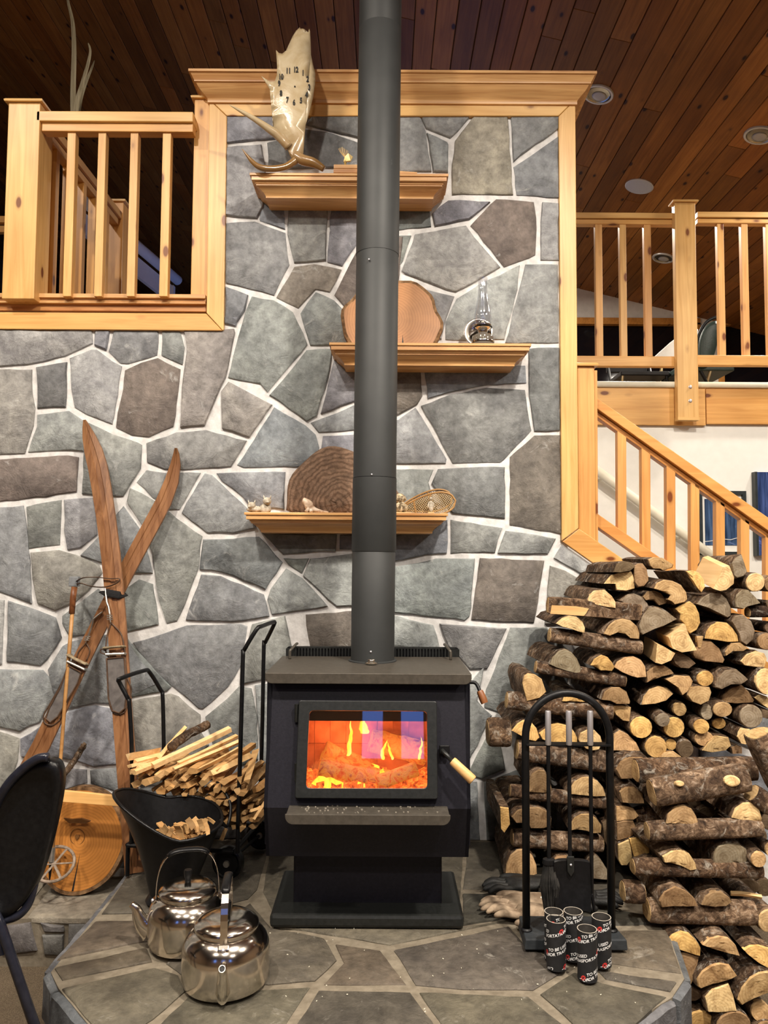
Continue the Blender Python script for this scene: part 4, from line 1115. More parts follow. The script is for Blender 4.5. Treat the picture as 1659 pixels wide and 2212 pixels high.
disc((cx_, 3.41, S2), prof, .035, SLICE, SLBARK, 'wood_slice', 'round brown wood slice with a black crack standing behind the stovepipe', 'wood slice', tilt=math.radians(-10), rim=.014, col=(1.25, 1.15, 1.05), crack=((.052, .0), (.050, .062), .005), rimcol=(1, 1, 1))
# oil lamp
lc = P(1043, 733, 3.37); lc.z = S2
t = thing('oil_lamp', lc, 'chrome and glass oil lamp with a round reflector on the middle shelf', 'lamp')
LGL = glassm('lamp_glass', (.93, .94, .97), .06, 1.85); DGL = noisy('smoky_glass', (.10, .085, .07), (.2, .18, .15), ns=6, rough=.05, bump=0, spec=.9)
MB().lathe(lc, [(.050, 0), (.053, .004), (.053, .012), (.049, .016), (.050, .022), (.050, .040), (.047, .050), (.036, .056), (.022, .060), (.020, .066)], 30).build('font', DGL, t, autos=40)
MB().lathe(lc, [(.0515, .018), (.0525, .022), (.0515, .026)], 30, cap0=False, cap1=False).build('band', STEEL, t, autos=40)
MB().lathe(lc, [(.018, .062), (.022, .070), (.022, .076), (.034, .084), (.040, .092), (.040, .100), (.036, .104)], 28).build('burner', STEEL, t, autos=40)
MB().lathe(lc, [(.041, .088), (.043, .091), (.041, .094)], 28).build('gallery_ring', PLASTIC, t, autos=40)
MB().lathe(lc, [(.034, .102), (.037, .118), (.039, .136), (.036, .160), (.029, .195), (.023, .235), (.020, .275), (.0205, .305), (.023, .318)], 30, cap0=False, cap1=False).build('chimney_glass', LGL, t, smooth=True)
MB().lathe(lc, [(.010, .102), (.006, .120), (.001, .122)], 10).build('wick', CREAM, t)
rc_ = lc + Vector((-.014, .052, .085))
MB().lathe(rc_, [(.064, 0), (.066, .003), (.058, .004), (.035, -.003), (.0, -.006)], 36, ax=(-.12, -1, .05), cap0=True, cap1=False).build('reflector', STEEL, t, autos=60)

# fungus, figurines, snowshoes on the lowest shelf
FUN = N('bracket_fungus'); v_ = FUN.coords((1, 1, 1), 1); tc_ = FUN.n('ShaderNodeTexCoord')
w_ = FUN.n('ShaderNodeTexWave', wave_type='RINGS', rings_direction='Y'); w_.inputs['Scale'].default_value = 15; w_.inputs['Distortion'].default_value = 9; w_.inputs['Detail'].default_value = 4
FUN.l(tc_.outputs['Object'], w_.inputs['Vector'])
c_ = FUN.mix(FUN.ramp(w_.outputs[1], [(0, (.12, .075, .05)), (.7, (.20, .13, .09))]), FUN.ramp(FUN.noise(v_, 30, 6, .7, 1), [(.3, (.6, .6, .6)), (.7, (1.35, 1.3, 1.25))]), 1.0, 'MULTIPLY')
FUN.base(c_); FUN.bump(FUN.noise(v_, 45, 6, .7), .8, .008); FUN.set(.9, 0, .2)
fc = P(735, 1100, 3.40); fc.z = S3
t = thing('bracket_fungus', fc, 'large brown ridged bracket fungus on the lowest shelf behind the stovepipe', 'fungus')
rs = []; NA = 56
oc = fc + Vector((.0, 0, .045))
def fr(a):
    return .262 * (1 + .04 * math.cos(3 * a + .5) + .025 * math.cos(7 * a)) * (1.0 if math.sin(a) > -.15 else .78)
for j, (t_, y_) in enumerate([(1.0, .03), (1.0, .0), (.985, -.014), (.93, -.022), (.88, -.020), (.82, -.027), (.74, -.030), (.68, -.028), (.60, -.036), (.50, -.036), (.42, -.045), (.32, -.048), (.2, -.056), (.06, -.058)]):
    ring = []
    for i in range(NA):
        a = 2 * math.pi * i / NA; r = fr(a) * t_
        wob = .010 * noise.noise((math.cos(a) * 9 * (1.2 - t_), math.sin(a) * 9 * (1.2 - t_), j * .4)) * (1 if t_ < .75 else .35)
        ring.append(Vector((oc.x + r * math.cos(a), 3.445 + y_ * 1.2 + wob, max(oc.z + r * math.sin(a) * .98, S3 + .001))))
    rs.append(ring)
MB().rings(rs).build('cap', FUN, t, org=(oc.x, 3.42, oc.z), smooth=True)
BONE = noisy('carved_bone', (.36, .30, .22), (.74, .68, .56), ns=45, rough=.55, bump=.5)
SOAP = N('soapstone'); v_ = SOAP.coords((1, 1, 1), 1); SOAP.base(SOAP.ramp(SOAP.noise(v_, 12, 4, .6, 2), [(.35, (.42, .27, .17)), (.5, (.72, .56, .42)), (.65, (.80, .68, .55))])); SOAP.set(.4, 0, .4)
def blob(mb, c, r, s=(1, 1, 1), n=14, k=9, amp=.0, seed=0):
    c = Vector(c); rs = []
    for j in range(1, k):
        b = math.pi * j / k - math.pi / 2
        rs.append([c + Vector((math.cos(a) * math.cos(b) * s[0], math.sin(a) * math.cos(b) * s[1], math.sin(b) * s[2])) * r * (1 + amp * noise.noise((math.cos(a) * 2, math.sin(a) * 2, b * 2 + seed))) for a in [2 * math.pi * i / n for i in range(n)]])
    return mb.rings(rs)
wc = P(561, 1098, 3.34); wc.z = S3
t = thing('wolf_figurine', wc, 'pale carved animal figurine with two pricked-ear heads at the left end of the lowest shelf', 'figurine')
mb = MB(); blob(mb, wc + Vector((-.02, 0, .014)), .03, (1.25, .7, .5), amp=.25); blob(mb, wc + Vector((.025, 0, .018)), .03, (.9, .7, .75), amp=.25, seed=4)
mb.build('body', BONE, t, smooth=True)
for hx, hz, sc, sgn in ((-.034, .030, .019, -1), (.034, .050, .020, 1)):
    h = wc + Vector((hx, -.012, hz)); mb = MB()
    blob(mb, h, sc, (.95, .9, .85)); blob(mb, h + Vector((sgn * .006, -.018, -.006)), sc * .5, (.8, 1.2, .7))
    for e in (-1, 1):
        mb.lathe(h + Vector((e * sc * .62, .002, sc * .55)), [(sc * .32, 0), (sc * .24, sc * .4), (.0005, sc * .85)], 8, ax=(e * .25, 0, 1), sy=.6)
    mb.build('head', BONE, t, smooth=True)
bc = P(668, 1099, 3.335); bc.z = S3
t = thing('lizard_figurine', bc, 'small tan soapstone figure with raised head in front of the fungus', 'figurine')
mb = MB()
mb.tube(smooth_path([bc + Vector(v) for v in ((-.030, 0, .056), (-.020, 0, .052), (-.006, 0, .040), (.006, 0, .022), (.03, 0, .012), (.06, 0, .006), (.085, .004, .004))], 5), [.004, .010, .0125, .013, .0135, .014, .015, .016, .017, .018, .019, .020, .020, .020, .019, .018, .017, .015, .013, .011, .010, .009, .008, .007, .006, .005, .0045, .004, .0035, .003, .003], 12)
mb.build('body', SOAP, t, smooth=True)
mb = MB(); mb.tube([bc + Vector((.0, -.01, .024)), bc + Vector((-.012, -.02, .004))], [.007, .008], 8); mb.tube([bc + Vector((.0, .012, .024)), bc + Vector((.012, -.022, .005))], [.007, .008], 8); mb.build('legs', SOAP, t, smooth=True)
# miniature snowshoes
RAW = noisy('rawhide', (.50, .36, .17), (.68, .52, .28), ns=30, rough=.6, bump=.2); BENT = wood('bent_ash', 'x', (.34, .18, .06), (.55, .33, .13), kn=False)
def snowshoe(tip, tail, wid, Y0, lab, dark):
    a, b = Vector(tip), Vector(tail); ax = (b - a); L = ax.length; ax.normalize()
    nrm = Vector((0, -1, 0)); sd = ax.cross(nrm).normalized()
    t = thing('snowshoe', (a + b) / 2, lab, 'snowshoe', 'miniature snowshoes')
    def pos(s, w): return a + ax * (s * L) + sd * w
    def half(s): return wid * (math.sin(math.pi * min(1, max(0, s)) ** .62) ** .8) if 0 < s < 1 else 0
    prof = [i / 22 for i in range(23)]
    loop = [pos(s, half(s)) for s in prof] + [pos(s, -half(s)) for s in prof[::-1][1:-1]]
    MB().tube(loop, .0042, 8, closed=True).build('frame', BENT, t, smooth=True)
    MB().tube([pos(1, 0), pos(1.12, .002)], .0035, 8).build('tail', BENT, t)
    for s in (.42, .72):
        MB().tube([pos(s, half(s)), pos(s, -half(s))], .0032, 6).build('crossbar', BENT, t)
    lc_ = MB()
    for sgn in (1, -1):
        for i in range(-14, 26):
            pts = []
            for j in range(30):
                u = (j / 29 - .5) * 2 * wid; s = i / 24 + sgn * u / L * .9 + .04
                if .03 < s < .97 and abs(u) < half(s) - .001: pts.append(pos(s, u))
            if len(pts) > 1: lc_.tube([pts[0], pts[-1]], .0011, 4)
    tag(lc_.build('lacing', RAW if not dark else LEATHER, t), kind='stuff')
z3 = S3 + .008
snowshoe((P(978, 1060, 3.40).x + .012, 3.395, S3 + .062), (P(862, 1085, 3.40).x, 3.40, S3 + .020), .050, 3.39, 'miniature snowshoe with open lacing, nearer of two on the lowest shelf', False)
snowshoe((P(972, 1050, 3.43).x + .010, 3.435, S3 + .082), (P(862, 1075, 3.43).x, 3.44, S3 + .030), .048, 3.43, 'miniature snowshoe leaning behind the nearer snowshoe', True)
fc2 = P(931, 1100, 3.345); fc2.z = S3
t = thing('doll_figurine', fc2, 'tiny pale standing figurine on a base in front of the snowshoes', 'figurine')
MB().box(fc2.x - .014, fc2.x + .014, fc2.y - .010, fc2.y + .010, S3, S3 + .008).build('base', RAW, t, bevel=.001)
mb = MB(); mb.lathe(fc2, [(.007, .008), (.010, .020), (.011, .040), (.008, .052), (.004, .058)], 12, sy=.8); mb.build('body', BONE, t, smooth=True)
mb = MB(); blob(mb, fc2 + Vector((0, 0, .066)), .0085, n=10); mb.build('head', BONE, t, smooth=True)
for s in (-1, 1): MB().tube([fc2 + Vector((s * .009, 0, .052)), fc2 + Vector((s * .014, -.003, .028))], .003, 6).build('arm', BONE, t)
bc2 = P(866, 1102, 3.36); bc2.z = S3
t = thing('birch_figurine', bc2, 'small mottled birch bark figure partly hidden by the right side of the stovepipe', 'figurine')
mb = MB(); blob(mb, bc2 + Vector((0, 0, .026)), .030, (1, .8, .95), amp=.4); blob(mb, bc2 + Vector((-.004, 0, .068)), .024, (1.1, .8, .9), amp=.5, seed=3); mb.build('body', noisy('birch_bark', (.12, .08, .04), (.72, .58, .38), ns=55, rough=.8, bump=.5, lo=.42, hi=.6), t, smooth=True)
MB().box(bc2.x - .036, bc2.x + .046, bc2.y - .02, bc2.y + .02, S3, S3 + .006).build('base', RAW, t)
# ------------------------------------------------------------------ skis and pole
def leanY(z, z0, y0, z1, y1):
    return y0 + (y1 - y0) * (z - z0) / (z1 - z0)
def ski_ray(x, y, A, B):             # on the leaning plane through A=(y,z) and B=(y,z)
    n = Vector((0, B[1] - A[1], A[0] - B[0])).normalized()
    return PL(x, y, (0, A[0], A[1]), n)
def ski(cl, wid, A, B, lab):
    """centre line in the leaning plane, half widths, a cambered section with a centre groove"""
    pts = [ski_ray(x, y, A, B) for x, y in cl]
    n = Vector((0, -(B[1] - A[1]), B[0] - A[0])).normalized()
    t = thing('ski', pts[-1], lab, 'ski', 'pair of wooden skis')
    rs = []; K = len(pts)
    for i, p in enumerate(pts):
        d = (pts[min(i + 1, K - 1)] - pts[max(i - 1, 0)]).normalized()
        s = d.cross(n).normalized()
        w = wid[i]; h = .010 if i > 1 else .007
        off = Vector((0, -.035 * max(0, 1 - i / 4.0) ** 2, 0))
        q = p + off
        rs.append([q - s * w + n * .001, q - s * w * .96 + n * h, q - s * w * .30 + n * (h + .002), q - s * w * .22 + n * h * .8, q + s * w * .22 + n * h * .8, q + s * w * .30 + n * (h + .002), q + s * w * .96 + n * h, q + s * w + n * .001, q + s * w * .9 - n * .004, q - s * w * .9 - n * .004])
    MB().rings(rs).build('ski_blade', SKIW, t, autos=35)
    return t, pts, n
A1, B1 = (3.10, HZ), (3.455, P(200, 930, 3.45).z)
cl1 = [(190, 911), (191, 925), (195, 945), (203, 975), (212, 1010), (221, 1060), (230, 1120), (240, 1200), (246, 1260), (252, 1330), (257, 1400), (261, 1470), (265, 1540), (271, 1620), (279, 1720), (288, 1820), (293, 1885)]
w1 = [.006, .018, .030, .041, .044, .044, .043, .042, .042, .041, .041, .041, .041, .041, .041, .041, .041]
sk1, c1_, n1 = ski(cl1, w1, A1, B1, 'worn brown wooden ski standing nearly upright, in front of the crossing ski')
A2, B2 = (3.24, LZ + .02), (3.475, P(380, 990, 3.47).z)
cl2 = [(385, 971), (384, 982), (381, 1005), (372, 1040), (354, 1085), (330, 1130), (300, 1185), (268, 1245), (238, 1305), (205, 1370), (170, 1440), (130, 1525), (90, 1610), (40, 1700), (-15, 1775)]
w2 = [.006, .014, .024, .033, .037, .038, .038, .038, .038, .038, .039, .039, .039, .039, .039]
sk2, c2_, n2 = ski(cl2, w2, A2, B2, 'worn brown wooden ski leaning to the right and crossing behind the upright ski')
BUCK = noisy('tarnished_steel', (.42, .40, .36), (.62, .60, .56), ns=40, rough=.35, bump=.2, metal=.9)
def bind(root, A, B, n, plate, toe, lev, cab):
    f = lambda s, o=.012: [ski_ray(x, y, A, B) + n * o for x, y in parse(s)]
    MB().prism(f(plate), n * .006).build('foot_plate', RUBBER, root, bevel=.002)
    MB().tube(f(plate, .02) + [f(plate, .02)[0]], .0035, 6).build('plate_edge', LEATHER, root)
    tp = f(toe, .02)
    MB().tube([tp[0] - n * .015, tp[0] + n * .008, (tp[0] + tp[1]) / 2 + n * .014, tp[1] + n * .008, tp[1] - n * .015], .011, 10, flat=.5).build('toe_strap', noisy('toe_strap_canvas', (.16, .12, .07), (.34, .27, .17), ns=60, rough=.8, bump=.3) if 'toe_strap_canvas' not in bpy.data.materials else bpy.data.materials['toe_strap_canvas'], root)
    tq = [p + (p - tp[0]).normalized() * 0 + (tp[3] - tp[2]) * 0 for p in tp[2:4]]
    MB().tube([tq[0] - n * .012, tq[0] + n * .006, tq[1] + n * .006, tq[1] - n * .012], .006, 8).build('toe_iron', BUCK, root)
    lv = f(lev, .022)
    MB().tube(lv, [.005, .008, .006, .008, .004][:len(lv)], 8, flat=.6).build('lever', BUCK, root)
    for i in range(3):
        q = lv[-2].lerp(lv[-1], .2 + .22 * i); MB().tube([q + Vector((-.012, -.004, 0)), q + Vector((.012, -.004, 0))], .0025, 6).build('lever_notch', BUCK, root)
    for s in cab.split('|'):
        MB().tube(smooth_path(f(s, .014), 4), .0032, 8).build('cable', LEATHER, root, smooth=True)
bind(sk1, A1, B1, n1, "D 680,650 790,640 800,760 805,880 795,960 760,990 715,975 692,900", "D 672,585 785,575 680,625 795,620", "D 672,210 684,300 695,330 702,370 706,425",
     "D 706,425 682,500 672,600 690,640|D 706,425 765,490 785,560 795,640|D 672,600 645,590 640,610 680,625|D 795,640 805,760 832,840 815,920 790,985|D 690,640 690,800 692,905 712,978 755,998 790,985")
bind(sk2, A2, B2, n2, "D 440,690 520,735 500,800 440,900 375,1010 330,1045 300,1020 320,960 390,830", "D 445,625 550,680 440,665 545,715", "D 655,355 600,400 585,460 570,500 550,550",
     "D 550,550 505,600 490,640|D 550,550 572,600 550,660|D 440,690 395,800 330,920 285,1000 290,1050 340,1065 385,1030|D 520,735 470,840 420,950 385,1030")
# strap holding the pair
sp = thing('ski_strap', ski_ray(246, 1283, A1, B1), 'black fabric strap wrapped round both skis where they cross', 'strap')
f = [ski_ray(x, y, A1, B1) + n1 * o for x, y, o in ((222, 1279, .004), (230, 1281, .018), (246, 1284, .020), (262, 1287, .020), (270, 1287, .006), (262, 1285, -.03), (230, 1280, -.03))]
MB().tube(f, .0165, 10, closed=True, flat=.3, upv=n1).build('band', noisy('black_webbing', (.005, .005, .006), (.012, .012, .013), ns=120, rough=.9, bump=.4), sp)
# pole
pole = thing('ski_pole', P(108, 1905, 3.20), 'wooden ski pole with grey grip cap and leather basket beside the skis', 'ski pole')
PA, PB = (3.16, G(108, 1908, LZ).z), (3.40, P(160, 1260, 3.4).z)
pf = lambda x, y: ski_ray(x, y, (3.19, LZ), PB)
MB().tube([pf(158, 1300), pf(150, 1400), pf(140, 1520), pf(131, 1640), pf(116, 1800), pf(113, 1840)], [.0085, .0085, .008, .0075, .0085, .0085], 12).build('shaft', GRIP, pole, smooth=True, col=(.6, .5, .42))
MB().tube([pf(161, 1268), pf(158, 1290), pf(155, 1326)], [.013, .0135, .0125], 12).build('grip', BROWNGRIP, pole, smooth=True, col=(1, 1, 1))
c = pf(161, 1256); MB().obox(c, (.021, 0, 0), (0, .015, 0), (.0, .002, .022)).build('grip_cap', noisy('grip_cap_grey', (.15, .16, .17), (.2, .21, .22), ns=40, rough=.6), pole, bevel=.004)
ws = [pf(165, 1256)] + [ski_ray(x, y, A1, B1) + n1 * .024 for x, y in ((185, 1250), (215, 1249), (242, 1252), (262, 1252), (255, 1262), (230, 1270), (200, 1268), (180, 1262))] + [pf(166, 1262)]
MB().tube(smooth_path(ws, 4), .0055, 8, flat=.4).build('wrist_strap', LEATHER, pole, smooth=True)
MB().tube([pf(114, 1830), pf(111, 1862)], [.012, .0125], 12).build('ferrule', BUCK, pole)
MB().tube([pf(111, 1862), pf(108, 1885), pf(107, 1906)], [.008, .006, .001], 10).build('tip', BLACK, pole)
bc_ = pf(118, 1865) + Vector((0, -.005, 0)); bn = Vector((.12, -.55, .75)).normalized(); bu = bn.cross(Vector((0, 1, .3))).normalized(); bv = bn.cross(bu)
ROPE = noisy('basket_leather', (.15, .11, .08), (.34, .27, .21), ns=60, rough=.85, bump=.4)
ring = [bc_ + bu * .078 * math.cos(q) + bv * .078 * math.sin(q) for q in [2 * math.pi * i / 32 for i in range(32)]]
MB().tube(ring, .0065, 8, closed=True).build('basket_ring', ROPE, pole, smooth=True)
for i in range(6):
    q = math.pi * i / 3 + .2; MB().tube([bc_, bc_ + (bu * math.cos(q) + bv * math.sin(q)) * .078], .006, 8, flat=.5).build('basket_spoke', ROPE, pole)

# ------------------------------------------------------------------ big slice, batten, branch
rr = .185
prof = [(rr * (1 + .02 * math.cos(3 * q) + .012 * math.cos(7 * q)) * 1.04 * math.cos(q), rr * (1 + .02 * math.cos(3 * q)) * 1.18 * math.sin(q)) for q in [2 * math.pi * i / 56 for i in range(56)]]
zmin = min(p[1] for p in prof)
dc = P(182, 1787, 3.36); dc = Vector((dc.x, 3.345, LZ - zmin * .97 + .004))
sl = disc(dc, prof, .06, SLICE, SLBARK, 'wood_round', 'large varnished round wood slice leaning on the stone wall beside the skis', 'wood slice', tilt=math.radians(-9), rim=.016, col=(1.75, 1.45, .85), crack=((-.012, -.20), (.006, -.05), .004), rimcol=(1, 1, 1))
hp = dc + Vector((-.01, -.036, .02))
ringm = wood('burnt_mark', 'x', (.16, .07, .02), (.2, .09, .03), kn=False)
MB().tube([hp + Vector((.030 * math.cos(q), .004, .034 * math.sin(q))) for q in [2 * math.pi * i / 26 for i in range(26)]], .0014, 6, closed=True).build('ring_mark', ringm, sl)
ht = [(0, -.012), (.009, 0), (.009, .006), (.005, .009), (0, .006), (-.005, .009), (-.009, .006), (-.009, 0)]
MB().prism([hp + Vector((x, -.001, z)) for x, z in ht], (0, .008, 0)).build('heart_mark', ringm, sl)
MB().prism([hp + Vector((x, -.001 - .16 * (z), z)) for x, z in ((-.055, .082), (-.02, .078), (.02, .082), (.06, .070), (.04, .060), (0, .062), (-.03, .060))], (0, .012, 0)).build('knot_stain', ringm, sl)
bt = slab([(120, 1707), (262, 1721), (272, 1726), (258, 1742), (120, 1731)], 3.205, .018, 'batten', PX, bevel=.001, col=(1.1, 1.02, 1.0))
tag(bt, 'pale pine batten lying across the big wood slice', 'batten')
br = thing('branch', P(150, 1660, 3.3), 'short knobbly grey branch leaning on the wall behind the black chair', 'branch')
BR_ = BARK
def rough_tube(path, rad, name, par, seed=0, m=BARK, n=10, **k):
    p = smooth_path(path, 4); K = len(p); rs = []
    for i, c in enumerate(p):
        d = (p[min(i + 1, K - 1)] - p[max(i - 1, 0)]).normalized(); u = d.orthogonal().normalized(); v = d.cross(u)
        rs.append([c + (u * math.cos(q) + v * math.sin(q)) * rad * (1 + .3 * noise.noise((math.cos(q) + seed, math.sin(q), i * .7))) for q in [2 * math.pi * j / n for j in range(n)]])
    return MB().rings(rs).build(name, m, par, smooth=True, **k)
rough_tube([P(x, y, d) for x, y, d in ((120, 1700, 3.2), (138, 1672, 3.25), (152, 1655, 3.29), (168, 1632, 3.33), (181, 1610, 3.37))], .013, 'stem', br, col=(.8, .75, .7))
rough_tube([P(x, y, d) for x, y, d in ((172, 1625, 3.34), (175, 1618, 3.33), (184, 1606, 3.33))], .008, 'twig', br, 3, col=(.8, .75, .7))

# ------------------------------------------------------------------ black chair at the left edge
CY_ = 2.15
ch = thing('chair', P(-20, 2100, CY_), 'black stacking chair with an oval padded back cut by the left edge', 'chair')
pad = smooth_path([P(x, y, CY_) for x, y in ((108, 1640), (126, 1650), (133, 1685), (124, 1750), (104, 1835), (80, 1905), (45, 1960), (5, 1985), (-45, 1985), (-80, 1940), (-70, 1850), (-30, 1750), (25, 1690), (72, 1648), (108, 1640))], 5)[:-1]
cc = sum(pad, Vector()) / len(pad)
rs = []
for k_, dy in ((1.0, .0), (1.0, .03), (.94, .05)):
    rs.append([cc + (p - cc) * k_ + Vector((0, dy, 0)) for p in pad])
rs = [[cc + (p - cc) * k_ + Vector((0, dy, 0)) for p in pad] for k_, dy in ((.5, -.004), (.80, -.005), (.86, -.012), (.97, -.012), (1.0, .0), (1.0, .03), (.92, .05), (.6, .06))]
MB().rings(rs).build('backrest', PLASTIC, ch, smooth=True)
FRM = noisy('chair_frame_enamel', (.010, .011, .018), (.016, .017, .026), ns=40, rough=.22, bump=.02)
fp_ = smooth_path([P(x, y, CY_ - .02 + d) for x, y, d in ((-60, 1900, .05), (-20, 1770, .02), (10, 1705, 0), (45, 1665, 0), (80, 1640, 0), (104, 1636, 0))], 5)
MB().tube(fp_, .013, 12).build('back_tube', FRM, ch, smooth=True)
MB().tube(smooth_path([P(x, y, CY_ + d) for x, y, d in ((78, 1885, .03), (72, 1920, .02), (60, 1955, .01), (38, 1978, 0), (5, 1988, 0), (-40, 1992, 0))], 5), .0115, 12).build('lower_tube', FRM, ch, smooth=True)
lt = P(0, 1995, CY_ - .02); dl = P(66, 2190, CY_ - .05) - lt
end = lt + dl * ((lt.z - .012) / -dl.z)
leg = MB().tube([lt + Vector((-.03, 0, .05)), lt, end], .0135, 12).build('leg', FRM, ch, smooth=True)
MB().lathe(end + Vector((0, 0, -.012)), [(.016, 0), (.016, .02), (.014, .024)], 12).build('foot_cap', PLASTIC, leg)
l2 = end + Vector((-.42, .1, 0))
MB().tube([lt + Vector((-.12, .1, .06)), l2], .0135, 12).build('leg', FRM, ch, smooth=True)
MB().tube([lt + Vector((-.08, .04, .015)), lt + Vector((.0, .0, -.035)), lt + Vector((.012, -.005, -.08))], .008, 8).build('brace', FRM, ch)
st_c = lt + Vector((-.26, .02, -.06))
MB().lathe(st_c, [(.16, 0), (.2, .008), (.21, .03), (.19, .05), (.1, .055)], 30).build('seat', PLASTIC, ch, smooth=True)

# ------------------------------------------------------------------ dry leaves above the left gallery
LEAF = noisy('dry_leaf', (.16, .13, .075), (.34, .30, .20), scale=(60, 60, 3), ns=2, rough=.7, bump=.3)
def leaf(pts, wid, Y, lab):
    p = smooth_path([P(x, y, Y) for x, y in pts], 5); K = len(p); rs = []
    for i, c in enumerate(p):
        t = i / (K - 1); w = wid * (1 - t) ** .6 + .0012
        d = (p[min(i + 1, K - 1)] - p[max(i - 1, 0)]).normalized(); s = d.cross(Vector((0, 1, 0))).normalized()
        rs.append([c - s * w, c + Vector((0, .004 + w * .5, 0)), c + s * w, c + Vector((0, .002 + w * .3, 0))])
    o = MB().rings(rs).build('dry_leaf', LEAF, smooth=False)
    return tag(o, lab, 'leaf', 'dry leaves above the left gallery rail')
leaf([(160, 300), (158, 200), (160, 110), (157, 50), (148, 8), (138, -40)], .015, 3.75, 'long upright dry leaf blade rising behind the left gallery rail')
leaf([(162, 300), (166, 225), (178, 180), (190, 138), (195, 110), (190, 92)], .013, 3.72, 'shorter dry leaf blade bending right behind the left gallery rail')
leaf([(163, 300), (172, 225), (185, 180), (197, 150), (204, 130)], .011, 3.78, 'thin dark dry leaf blade behind the shorter bending leaf')

# ------------------------------------------------------------------ log cart with kindling
ct = thing('log_cart', (-.75, 3.1, HZ), 'black tubular log cart on two wheels holding kindling left of the stove', 'cart')
def hoop(pts, name, th=.0085):
    MB().tube(smooth_path([P(*q) for q in pts], 3), th, 12).build(name, BLACK, ct, smooth=True)
hoop([(286, 1720, 3.05), (284, 1600, 3.05), (279, 1516, 3.05), (277, 1510, 3.05), (258, 1474, 3.05), (260, 1466, 3.05), (310, 1449, 3.2), (323, 1452, 3.25), (348, 1492, 3.3), (351, 1500, 3.3), (353, 1560, 3.3), (355, 1700, 3.3)], 'left_hoop')
hoop([(514, 1790, 2.98), (517, 1690, 2.98), (521, 1560, 2.98), (525, 1415, 2.98), (527, 1405, 2.98), (554, 1360, 2.98), (565, 1353, 3.02), (590, 1344, 3.2), (592, 1349, 3.22), (573, 1388, 3.28), (570, 1396, 3.28), (567, 1550, 3.28), (562, 1730, 3.28)], 'right_hoop')
zc = HZ + .13
pA, pB = P(286, 1720, 3.05), P(514, 1790, 2.98)
for a, b in (((-1.0, 3.05), (-.57, 2.99)), ((-.93, 3.30), (-.53, 3.28)), ((-1.0, 3.05), (-.93, 3.30)), ((-.57, 2.99), (-.53, 3.28))):
    MB().tube([(a[0], a[1], zc), (b[0], b[1], zc)], .0085, 10).build('bottom_bar', BLACK, ct)
for q in ((286, 1720, 3.05), (514, 1790, 2.98), (355, 1700, 3.3), (562, 1730, 3.28)):
    p = P(*q); MB().tube([p, (p.x, p.y, zc)], .0085, 10).build('upright', BLACK, ct)
MB().tube([(-1.0, 3.06, zc), (-1.0, 3.06, HZ + .009)], .0085, 10).build('foot', BLACK, ct)
MB().tube([(-.93, 3.3, zc), (-.93, 3.3, HZ + .009)], .0085, 10).build('foot', BLACK, ct)
MB().tube([(-.60, 3.04, HZ + .072), (-.52, 3.34, HZ + .072)], .006, 8).build('axle', BLACK, ct)
for c in ((-.60, 3.04, HZ + .072), (-.52, 3.34, HZ + .072)):
    axx = Vector((.16, 1, 0)).normalized()
    w = MB().lathe(Vector(c) - axx * .02, [(.04, .006), (.052, .0), (.060, .004), (.062, .012), (.062, .028), (.060, .036), (.052, .04), (.04, .034)], 32, ax=axx).build('wheel', PLASTIC, ct, autos=40)
    MB().lathe(Vector(c) - axx * .026, [(.012, 0), (.014, .004), (.014, .05), (.012, .054)], 14, ax=axx).build('hub', BUCK, w)
    MB().lathe(Vector(c) - axx * .018, [(.022, -.002), (.042, -.003), (.045, .0), (.043, .004)], 28, ax=axx, cap0=True, cap1=False).build('hubcap', BLACK, w)
KB = (.95, .78, .62)
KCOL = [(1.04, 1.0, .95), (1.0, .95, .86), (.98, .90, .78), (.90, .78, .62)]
def stick(a, b, w, h, seed, col, name='kindling_stick', m=STICK, lab=None):
    a, b = Vector(a), Vector(b); d = (b - a).normalized(); s = d.cross(Vector((0, 0, 1))).normalized(); u = s.cross(d)
    r = random.Random(seed)
    k = r.choice((3, 4, 4, 5)); base = r.uniform(0, 6.28)
    ang = sorted(base + 6.283 * (i + r.uniform(-.22, .22)) / k for i in range(k))
    rs = []
    for j in range(4):
        t = j / 3; c = a.lerp(b, t) + u * r.uniform(-.002, .002); sc = 1 + r.uniform(-.1, .1)
        rs.append([c + (s * math.cos(q) * w + u * math.sin(q) * h) * sc for q in ang])
    o = MB().rings(rs).build(name, m, col=col)
    return tag(o, lab, 'kindling', 'kindling in the log cart')
